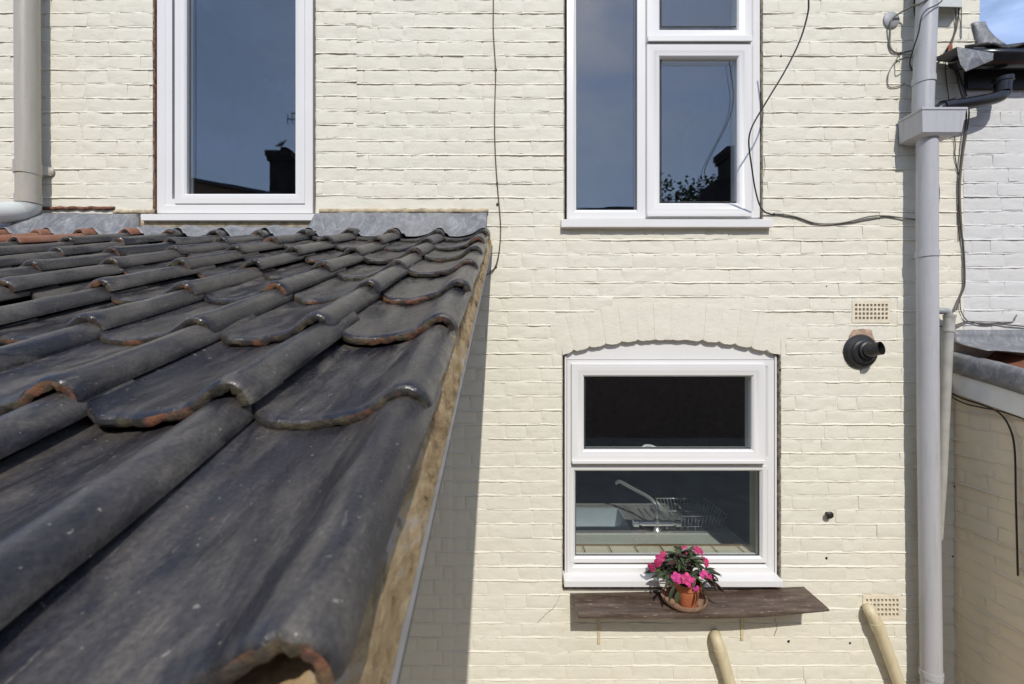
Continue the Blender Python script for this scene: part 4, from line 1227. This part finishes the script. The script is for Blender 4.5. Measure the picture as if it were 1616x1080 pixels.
# ------------------------------------------------------------------ saucer, pot and plant
dpot = .105
pc = W(1079, 951, dpot); ZSH = pc.z - .002
mb = MB(); mb.lathe([(0, .004), (.080, .004), (.097, .020), (.104, .034), (.108, .034), (.108, .029), (.101, .014), (.086, .0), (0, .0)], (pc.x, pc.y, ZSH), seg=40)
tag(mb.build('saucer', M['saucer'], angle=50), 'wide worn clay saucer under the flower pot', 'saucer')
pp = thing('potted_plant', (pc.x, pc.y, ZSH + .005), 'pink flowering plant in a small clay pot on the brown shelf', 'plant')
pcx, pcy = pc.x + .012, pc.y - .022
mb = MB(); mb.lathe([(0, .0), (.040, .0), (.042, .004), (.056, .085), (.062, .086), (.064, .110), (.058, .110), (.054, .088), (0, .088)], (pcx, pcy, ZSH + .006), seg=36); mb.build('pot', M['terracotta'], pp, angle=40)
mb = MB(); mb.lathe([(0, .006), (.03, .004), (.054, .0)], (pcx, pcy, ZSH + .098), seg=20); mb.build('soil', M['soil'], pp, smooth=True)
rl = random.Random(21)
def leaf_mesh(mat, L=.062, wd=.023):
    mb = MB(); rows = []
    for j in range(7):
        t = j / 6; w_ = wd * math.sin(math.pi * min(1, (t * .93 + .05))) ** .8 * (1 - .25 * t) * .5
        z = -.30 * L * t * t
        rows.append([(-w_, L * t, z + w_ * .45), (-w_ * .5, L * t, z + w_ * .12), (0, L * t, z), (w_ * .5, L * t, z + w_ * .12), (w_, L * t, z + w_ * .45)])
    mb.grid(rows)
    return mb.mesh('leaf', mat, smooth=True, fix=False)
LM = [leaf_mesh(M['leaf'], .060, .024), leaf_mesh(M['leaf'], .068, .021), leaf_mesh(M['leaf'], .050, .024), leaf_mesh(M['leaf_light'], .052, .018), leaf_mesh(M['leaf_dark'], .062, .022)]
fcx, fcy, fcz = W(1078, 905, .115)
def put_leaf(p, dirv, me, s=1.0):
    q = Vector(dirv).to_track_quat('Y', 'Z').to_euler()
    q.rotate_axis('Y', rl.uniform(-.7, .7))
    place('leaf', me, p, pp, q, (s, s, s))
heads = []
for i in range(34):
    a = rl.uniform(0, 2 * math.pi); e = rl.uniform(-.25, 1.45)
    rr = .62 + .38 * rl.random()
    hpt = Vector((fcx + .148 * rr * math.cos(a) * math.cos(e), fcy + .115 * rr * math.sin(a) * math.cos(e), fcz - .012 + .115 * rr * math.sin(e)))
    if hpt.y > -.02: hpt.y = -.02 - rl.random() * .02
    heads.append((hpt, a))
    mb = MB(); mb.tube(spline([(pcx + rl.uniform(-.02, .02), pcy + rl.uniform(-.02, .02), ZSH + .10), (pcx + .3 * (hpt.x - pcx), pcy + .3 * (hpt.y - pcy), ZSH + .14), tuple(hpt)], 4), .0022, 5)
    mb.build('stem', M['leaf_dark'], pp, smooth=True)
    kk = rl.randint(5, 7); a0 = rl.random() * 6
    for j in range(kk):
        aj = a0 + j * 2 * math.pi / kk
        up = rl.uniform(-.25, .5)
        me = rl.choices(LM, (5, 5, 4, 1.2, 1.6))[0]
        put_leaf(hpt, (math.cos(aj) + .5 * math.cos(a) * math.cos(e), math.sin(aj) * .9 + .4 * math.sin(a), up), me, rl.uniform(.75, 1.15))
for (px, py, dx, dz) in ((1066, 926, -.7, -.7), (1070, 934, -.3, -1), (1105, 920, .5, -.9), (1060, 918, -1, -.4), (1115, 912, .9, -.7), (1122, 918, 1, -.55), (1128, 922, 1, -.55), (1098, 932, .1, -1.3), (1108, 930, .3, -1.1)):
    put_leaf(W(px, py, .20), (dx, -.35, dz), LM[4] if px > 1110 or px == 1098 else LM[rl.randrange(3)], 1.1)
def flower_mesh(mat):
    mb = MB()
    for k in range(5):
        a = 2 * math.pi * k / 5 + .2; rows = []
        for j in range(5):
            t = j / 4; w_ = .0105 * math.sin(math.pi * (.12 + .80 * t)) ** .7; r_ = .003 + .0205 * t
            row = []
            for s_ in (-1, -.4, .4, 1):
                notch = .003 * (1 - abs(s_)) if j == 4 else 0
                lx, ly, lz = w_ * s_, r_ - notch, -.004 * t * t + .0025 * abs(s_) + .001 * math.sin(k * 2 + j)
                row.append((lx * math.cos(a) - ly * math.sin(a), lx * math.sin(a) + ly * math.cos(a), lz))
            rows.append(row)
        mb.grid(rows)
    mb.lathe([(0, .004), (.003, .002), (.003, -.004)], (0, 0, 0), seg=8)
    return mb.mesh('flower', mat, smooth=True, fix=False)
FM = [flower_mesh(M['petal']), flower_mesh(M['petal_deep'])]
for (px, py, d, dv, mi, s) in ((1041, 882, .12, (-.5, -1, .3), 1, 1.0), (1047, 876, .11, (-.2, -.9, .6), 1, .85), (1037, 889, .12, (-.7, -.8, .2), 1, .85), (1028, 896, .12, (-.8, -.8, -.1), 1, 1.0),
                               (1082, 868, .06, (0, -.8, .6), 1, .9), (1100, 868, .06, (.2, -.8, .6), 1, .9), (1106, 870, .05, (.6, -.7, .6), 1, .8),
                               (1115, 888, .13, (.6, -.8, .3), 0, .95), (1110, 884, .12, (.3, -.9, .4), 1, .8), (1111, 907, .20, (.1, -1, .1), 0, .95), (1122, 913, .19, (.4, -1, 0), 0, 1.0), (1126, 918, .18, (.5, -.9, -.2), 0, .8),
                               (1067, 911, .21, (-.2, -1, .1), 0, 1.05), (1072, 916, .21, (0, -1, .2), 0, .8), (1083, 913, .22, (0, -1, .15), 0, 1.15), (1090, 919, .225, (.15, -1, .1), 0, 1.2), (1099, 930, .20, (.2, -1, -.3), 0, .8)):
    p = W(px, py, d)
    q = Vector(dv).to_track_quat('Z', 'Y').to_euler(); q.rotate_axis('Z', rl.uniform(0, 6))
    place('flower', FM[mi], p, pp, q, (s, s, s))

# ================================================================== THE NEIGHBOUR ON THE RIGHT
nb = thing('neighbour_house', (3.2, .1, 0), 'white painted brick neighbour house with a black gutter at the right', 'house')
V1, F1 = mortar_sheet(XE + .001, 4.2, 0, PZ(118), [], .0004, .0016, seed=40)
mb = MB(); mb.add(V1, F1); V1, F1 = pointing(XE + .001, 4.2, int((1.9 - Z0) / CO), int((PZ(122) - Z0) / CO), [], 1.0, seed=40, dz=.004); mb.add(V1, F1); nwall = mb.build('wall', M['white_paint'], nb, smooth=True, fix=False)
nr_ = lay(XE + .003, 4.2, int((1.9 - Z0) / CO), int((PZ(122) - Z0) / CO), [], random.Random(31), dz=.004)
def vis_n(r):
    a, b_, c, d = r
    return (b_ - a) if (a < PX(1625) and PZ(530) < c < PZ(120)) else 0
wall_bricks(nr_, nwall, M['white_paint'], (Vector((0, 0, 0)), 0), random.Random(32), vis_n, 120)
# eaves: black fascia, gutter and slate roof rising away
mb = MB(); mb.box(XE + .004, 4.2, -.022, .02, PZ(143), PZ(143) + .16); mb.build('fascia', M['black_fascia'], nb)
mb = MB(); mb.box(XE + .006, 4.2, -.10, -.0225, PZ(143) + .135, PZ(143) + .150); mb.build('soffit', M['black_fascia'], nb)
gt = MB(); gz = PZ(143) + .125; gy = -.088; gr = .056; gx0 = PX(1527, .13)
rows = []
for i in range(13):
    a = math.pi + math.pi * i / 12
    rows.append([(x_, gy + gr * math.cos(a), gz - .008 * (x_ > 3) + gr * 1.15 * math.sin(a)) for x_ in (gx0, 2.5, 2.9, 3.4, 4.2)])
gt.grid(rows)
gt.add([(gx0, gy + gr * math.cos(math.pi + math.pi * i / 12), gz + gr * 1.15 * math.sin(math.pi + math.pi * i / 12)) for i in range(13)], [tuple(range(13))])
go = gt.build('gutter', M['pipe_black'], nb, smooth=False, angle=40)
sd = go.modifiers.new('thick', 'SOLIDIFY'); sd.thickness = .004
rfm = MB(); ez = gz + .012
rfm.hexa([(XE - .05, -.105, ez), (4.2, -.105, ez), (4.2, 3.0, ez + 3.1 * .5), (XE + .1, 3.0, ez + 3.1 * .5), (XE - .05, -.105, ez + .02), (4.2, -.105, ez + .02), (4.2, 3.0, ez + 3.1 * .5 + .02), (XE + .1, 3.0, ez + 3.1 * .5 + .02)])
nroof = rfm.build('roof', M['slate'], nb)
rq = random.Random(2)
for i in range(7):
    x0_ = PX(1560, .12) + i * .20; jz = rq.uniform(-.006, .006)
    tm = MB(); P = []
    for j in range(2):
        row = []
        for q in range(9):
            xx = x0_ + .19 * q / 8; row.append((xx, -.125 + .30 * j, ez + .026 + .15 * j + jz + .012 * math.cos(2 * math.pi * q / 8) - .01))
        P.append(row)
    tm.grid(P); o = tm.build('roof_tile', M['tile'], nroof, smooth=True)
    sd = o.modifiers.new('thick', 'SOLIDIFY'); sd.thickness = .014
# lead flap at the end of the gutter, and the curved flashing going up the wall end
lf = MB()
c4 = [W(1510, 74, .146), W(1568, 84, .150), W(1567, 95, .156), W(1524, 113, .152), W(1516, 102, .148), W(1512, 88, .147)]
ctr = W(1533, 91, .160)
lf.add([ctr] + c4, [(0, i + 1, (i + 1) % 6 + 1) for i in range(6)])
lf.add([tuple(c4[0]), tuple(c4[1]), (c4[1].x, -.01, c4[1].z + .03), (c4[0].x, -.01, c4[0].z + .02)], [(0, 1, 2, 3)])
o = lf.build('lead_flap', M['lead'], nb, fix=True); sd = o.modifiers.new('thick', 'SOLIDIFY'); sd.thickness = .003
lc = MB(); rows = []
for i in range(9):
    t = i / 8
    zz = PZ(38) + (PZ(80) - PZ(38)) * t
    xl = PX(1531) + .03 * t; xr = PX(1549) + .075 * t ** 2.2
    rows.append([(xl, -.006, zz), (xl + .012, -.016, zz), (xr, -.02 - .03 * t, zz), (xr + .004, .03, zz)])
lc.grid(rows); o = lc.build('lead_step_flashing', M['lead'], nb, smooth=True); sd = o.modifiers.new('thick', 'SOLIDIFY'); sd.thickness = .003
# party wall end above the neighbour's roof
pw = MB(); pw.box(XT - .012, XT - .0005, .0075, 2.5, ZN + .01, 5.0); pw.build('end_wall', M['cream'], house)

ob = thing('gutter_outlet_pipe', W(1480, 168, .09), 'black plastic pipe from the neighbour gutter into the grey hopper', 'drain pipe')
do = .088
mb = MB(); mb.tube([W(1583, 124, do), W(1583, 130, do), W(1583, 131, do), W(1582, 146, do)], [.041, .041, .036, .034], 20); mb.build('socket', M['pipe_black'], ob, angle=40)
mb = MB(); mb.tube(spline([W(1582, 138, do), W(1582, 147, do), W(1578, 152, do + .004), W(1562, 157, do + .008), W(1530, 163, do + .012), W(1500, 168, do + .012), W(1486, 171, do + .012), W(1478, 176, do + .01)], 6), .0285, 20); mb.build('pipe', M['pipe_black'], ob, smooth=True)
mb = MB(); mb.tube([W(1503, 167, do + .012), W(1486, 170.5, do + .012)], .033, 20); mb.build('collar', M['pipe_black'], ob, angle=40)

# ------------------------------------------------------------------ neighbour's lean-to at the lower right
ne = thing('neighbour_lean_to', (2.8, -.8, 0), 'neighbour lean to with lead capped verge and cream side wall', 'building')
XN = PX(1505)
DN = 1.5
SN = math.tan(R(13.0))
def nz(d, z0): return z0 - SN * d
sv, sfc = mortar_sheet(.0, DN, 0.0, PZ(618), [], .0004, .0012, step=.02, seed=77)
pv, pf = pointing(.0, DN, int((.02 - Z0) / CO), int((PZ(612) - Z0) / CO), [], 1.7, seed=77)
mtx = Matrix.Translation((XN, -.006, 0)) @ Matrix.Rotation(-math.pi / 2, 4, 'Z')
keep = []
mb = MB(); mb.add([mtx @ Vector(q) for q in sv], [f for f in sfc if all(sv[i][2] < nz(sv[i][0], PZ(610)) for i in f)])
mb.add([mtx @ Vector(q) for q in pv], [f for f in pf if all(pv[i][2] < nz(pv[i][0], PZ(610)) for i in f)])
swall = mb.build('wall', M['buff_paint'], ne, smooth=True, fix=False)
srects = []
for r4 in lay(.004, DN, int((.02 - Z0) / CO), int((PZ(600) - Z0) / CO), [], random.Random(51)):
    if r4[3] < nz(r4[1], PZ(612)): srects.append(r4)
def vis_s(r):
    a, b_, c, d = r
    return (b_ - a) if (a < .36 and c > .55) else 0
wall_bricks(srects, swall, M['buff_paint'], (Vector((XN, -.006, 0)), -math.pi / 2), random.Random(52), vis_s, 90, rough=.9, proud=.002)
def npt(x, d, z0): return (x, -d, nz(d, z0))
XF = PX(1494)
mb = MB(); mb.hexa([npt(XF + .012, .008, PZ(618)), npt(XN + .03, .008, PZ(618)), npt(XN + .03, DN, PZ(618)), npt(XF + .012, DN, PZ(618)), npt(XF + .012, .008, PZ(582)), npt(XN + .03, .008, PZ(582)), npt(XN + .03, DN, PZ(582)), npt(XF + .012, DN, PZ(582))])
mb.build('fascia', M['fascia'], ne, bevel=.002)
ca = MB(); rows = []
for i in range(60):
    d = .006 + (DN - .006) * i / 59; w1 = .004 * fbm((d * 9, 1, 2)); w2 = .005 * fbm((d * 7, 5, 2))
    rows.append([npt(XF + .004 + w1, d, PZ(586) + w2 * .6), npt(XF - .002 + w1, d, PZ(575) + w2), npt(XF - .001 + w2, d, PZ(561)), npt(XF + .012, d, PZ(554) + w1), npt(XF + .05, d, PZ(554) + w2), npt(XF + .085, d, PZ(559) + w1 * 1.5)])
ca.grid(rows); o = ca.build('lead_capping', M['lead'], ne, smooth=True); sd = o.modifiers.new('thick', 'SOLIDIFY'); sd.thickness = .003
mb = MB(); mb.hexa([npt(XF + .02, .006, PZ(582)), npt(4.2, .006, PZ(582)), npt(4.2, DN, PZ(582)), npt(XF + .02, DN, PZ(582)), npt(XF + .02, .006, PZ(572)), npt(4.2, .006, PZ(572)), npt(4.2, DN, PZ(572)), npt(XF + .02, DN, PZ(572))])
nroof2 = mb.build('roof', M['timber'], ne)
for r_ in range(5):
    for k in range(8):
        d = .34 + r_ * .27
        place('tile', TRED[(r_ + k) % 3], Vector((XF + .26 + k * CW, -d, nz(d, PZ(548)))), nroof2, Euler((math.atan(SN) - TILT, 0, 0)))
# lead upstand and sloping apron
ap = MB(); rows = []
for j in range(6):
    row = []
    for i in range(60):
        x = XE - .06 + (4.2 - XE + .06) * i / 59
        wav = .010 * math.sin(x * 14 + .5) + .006 * fbm((x * 5, 2, 2))
        if j == 0: p = (x, -.008, PZ(521) + .003 * fbm((x * 6, 1, 1)))
        elif j == 1: p = (x, -.011, PZ(530))
        elif j == 2: p = (x, -.014 - .003 * fbm((x * 8, 3, 1)), PZ(539.5))
        else:
            dd = .014 + (j - 2) * .055 + (.018 * fbm((x * 4, 8, 8)) if j == 5 else 0)
            p = (x, -dd, PZ(541) - SN * dd * (0.9) + wav * (j - 2) / 3 - .004 * (j - 2))
        row.append(p)
    rows.append(row)
ap.grid(rows); o = ap.build('lead_flashing', M['lead'], ne, smooth=True); sd = o.modifiers.new('thick', 'SOLIDIFY'); sd.thickness = .003
def side_cable(pts, r, lab):
    P = spline([Vector(p) for p in pts], 6); o = thing('cable', P[-1], lab, 'cable', 'cables under the neighbour fascia')
    mb = MB(); mb.tube(P, r, 8); mb.build('flex', M['cable_black'], o, smooth=True)
xo = XN - .018
side_cable([(PX(1500), -.006, PZ(600)), (PX(1497, .02), -.02, PZ(616)), npt(xo, .06, PZ(622)), npt(xo, .16, PZ(621)), npt(xo, .24, PZ(624)), (xo, -.285, PZ(660)), (xo, -.305, PZ(690)), (xo, -.31, PZ(760)), (xo, -.318, PZ(860))], .0038, 'black cable following the fascia then dropping down the side wall')
side_cable([(PX(1500), -.004, PZ(604)), (PX(1497, .02), -.02, PZ(621)), npt(xo - .004, .07, PZ(628)), npt(xo - .004, .16, PZ(625)), npt(xo - .004, .26, PZ(620)), npt(xo - .004, .42, PZ(620)), npt(xo - .004, .8, PZ(621))], .0034, 'black cable running along the underside of the neighbour fascia')

# ================================================================== BEHIND THE CAMERA (mirrored in the glass)
op = thing('opposite_house', (-1, -12, 0), 'dark brick house across the yard mirrored in the upper windows', 'house')
Lq = 11.4; YO = -(Lq - CAMD)
def mz(py): return CAMZ + (540 - py) * Lq / FPX
def mx(px): return (px - 800) * Lq / FPX
line = [(-16, mz(262)), (mx(250), mz(271)), (mx(298), mz(280)), (mx(418), mz(302)), (mx(520), mz(318)), (mx(760), mz(332)), (mx(905), mz(331)), (mx(960), mz(327)), (mx(1030), mz(329)), (mx(1250), mz(322)), (14, mz(318))]
mb = MB()
for (a, za), (b_, zb_) in zip(line[:-1], line[1:]):
    mb.hexa([(a, YO - 5, 0), (b_, YO - 5, 0), (b_, YO, 0), (a, YO, 0), (a, YO - 5, za - .08), (b_, YO - 5, zb_ - .08), (b_, YO, zb_ - .08), (a, YO, za - .08)])
mb.build('wall', M['opp_brick'], op)
mb = MB()
for (a, za), (b_, zb_) in zip(line[:-1], line[1:]):
    mb.hexa([(a, YO - 5.1, za - .0795), (b_, YO - 5.1, zb_ - .0795), (b_, YO + .15, zb_ - .0795), (a, YO + .15, za - .0795), (a, YO - 5.1, za), (b_, YO - 5.1, zb_), (b_, YO + .15, zb_), (a, YO + .15, za)])
mb.build('roof', M['slate'], op)
def chimney(x0, x1, y0, y1, zb_, zt_, pots):
    mb = MB(); mb.box(x0, x1, y0, y1, zb_, zt_); mb.box(x0 - .05, x1 + .05, y0 - .05, y1 + .05, zt_ - .22, zt_ - .12); mb.box(x0 - .08, x1 + .08, y0 - .08, y1 + .08, zt_ - .1195, zt_ + .02)
    ch = mb.build('chimney', M['soot_silhouette'], op)
    for (x, h) in pots:
        pm = MB(); pm.lathe([(.10, 0), (.12, .04), (.095, .08), (.085, h - .05), (.11, h - .03), (.11, h), (.08, h), (.08, .02)], (x, (y0 + y1) / 2, zt_ + .02), seg=16); pm.build('chimney_pot', M['soot_silhouette'], ch, angle=40)
    return ch
chimney(mx(422), mx(454), YO - .55, YO - .02, mz(320), mz(238), [(mx(440), .16)])
mb = MB(); mb.box(mx(454.5), mx(540), YO - .9, YO - .03, mz(340), mz(249)); mb.build('parapet', M['soot_silhouette'], op)
chimney(mx(1152), mx(1200), YO - .6, YO - .02, mz(330), mz(232), [(mx(1180), .3)])
mb = MB(); mb.hexa([(mx(1131), YO - .9, mz(335)), (mx(1230), YO - .9, mz(335)), (mx(1230), YO - .05, mz(335)), (mx(1131), YO - .05, mz(335)), (mx(1131), YO - .9, mz(282)), (mx(1230), YO - .9, mz(255)), (mx(1230), YO - .05, mz(255)), (mx(1131), YO - .05, mz(282))])
mb.build('parapet', M['soot_silhouette'], op)
# pigeon on the chimney pot
bz = mz(238) + .02 + .16
secs = [(-.17, .05, .006, .010), (-.13, .062, .018, .012), (-.08, .085, .034, .030), (-.03, .10, .048, .046), (.02, .115, .050, .052), (.06, .135, .040, .045), (.085, .165, .025, .028), (.10, .19, .021, .022), (.118, .205, .019, .020), (.135, .203, .012, .012), (.155, .196, .003, .003)]
bm_ = MB(); V = []; F = []
for (x, z, ry, rz_) in secs:
    for k in range(10):
        a = 2 * math.pi * k / 10; V.append((mx(434) + x, YO - .28 + ry * math.cos(a), bz + z + rz_ * math.sin(a)))
for i in range(len(secs) - 1):
    for k in range(10): F.append((i * 10 + k, i * 10 + (k + 1) % 10, (i + 1) * 10 + (k + 1) % 10, (i + 1) * 10 + k))
F.append(tuple(range(10))); F.append(tuple((len(secs) - 1) * 10 + k for k in range(10)))
bm_.add(V, F)
for s_ in (-1, 1):
    bm_.tube([(mx(434) + .01, YO - .28 + s_ * .02, bz + .075), (mx(434) + .015, YO - .28 + s_ * .02, bz + .03), (mx(434) + .02, YO - .28 + s_ * .02, bz)], [.010, .005, .005], 6)
tag(bm_.build('pigeon', M['feather'], smooth=True), 'pigeon perched on a chimney pot mirrored in the left window', 'bird')
# television aerial
ae = MB(); ax = mx(457); ay = YO - .5
ae.tube([(ax, ay, mz(249)), (ax - .02, ay, mz(158))], .024, 8)
ae.tube([(ax - .33, ay, mz(170)), (ax + .4, ay, mz(172))], .018, 6)
ae.tube([(ax - .22, ay, mz(161)), (ax + .3, ay, mz(162))], .016, 6)
for k in range(6): ae.tube([(ax - .32 + k * .12, ay, mz(170) - .13), (ax - .32 + k * .12, ay, mz(170) + .13)], .012, 5)
tag(ae.build('television_aerial', M['disc_grey']), 'television aerial on a mast mirrored in the left window', 'aerial')
# two trees beyond the roofs
for (px, L, w_, lab) in ((1068, 17.0, 1.15, 'bushy tree top mirrored low in the right window, nearer its left edge'), (1108, 17.6, .85, 'smaller tree top mirrored low in the right window beside the chimney')):
    c = MIR(px, 314, L)
    tr_ = thing('tree', (c.x, c.y, 0), lab, 'tree', 'trees beyond the opposite house')
    mb = MB(); mb.tube([(c.x, c.y, 0), (c.x + .1, c.y, 3), (c.x - .05, c.y, 5.5), (c.x, c.y, c.z + .3)], [.22, .17, .11, .04], 10)
    for k in range(7):
        a = k * 2.4; mb.tube([(c.x, c.y, 4.2 + k * .4), (c.x + .8 * w_ * math.cos(a), c.y + .8 * math.sin(a), 5.2 + k * .4)], [.06, .02], 6)
    mb.build('trunk', M['bark'], tr_, smooth=True)
    rr = random.Random(px); mb = MB()
    cl = [(rr.gauss(0, .55) * w_, rr.gauss(0, .55), rr.uniform(-1.9, .35)) for _ in range(34)]
    for (dx, dy, dz_) in cl:
        for _ in range(75):
            p = Vector((c.x + dx + rr.gauss(0, .20), c.y + dy + rr.gauss(0, .20), c.z + dz_ + rr.gauss(0, .17)))
            u = Vector((rr.gauss(0, 1), rr.gauss(0, 1), rr.gauss(0, 1))).normalized(); w2 = u.orthogonal().normalized(); s_ = rr.uniform(.05, .10)
            mb.add([p - u * s_, p + w2 * s_ * .5, p + u * s_, p - w2 * s_ * .5], [(0, 1, 2, 3)])
    mb.build('crown', M['tree_leaf'], tr_, fix=False)
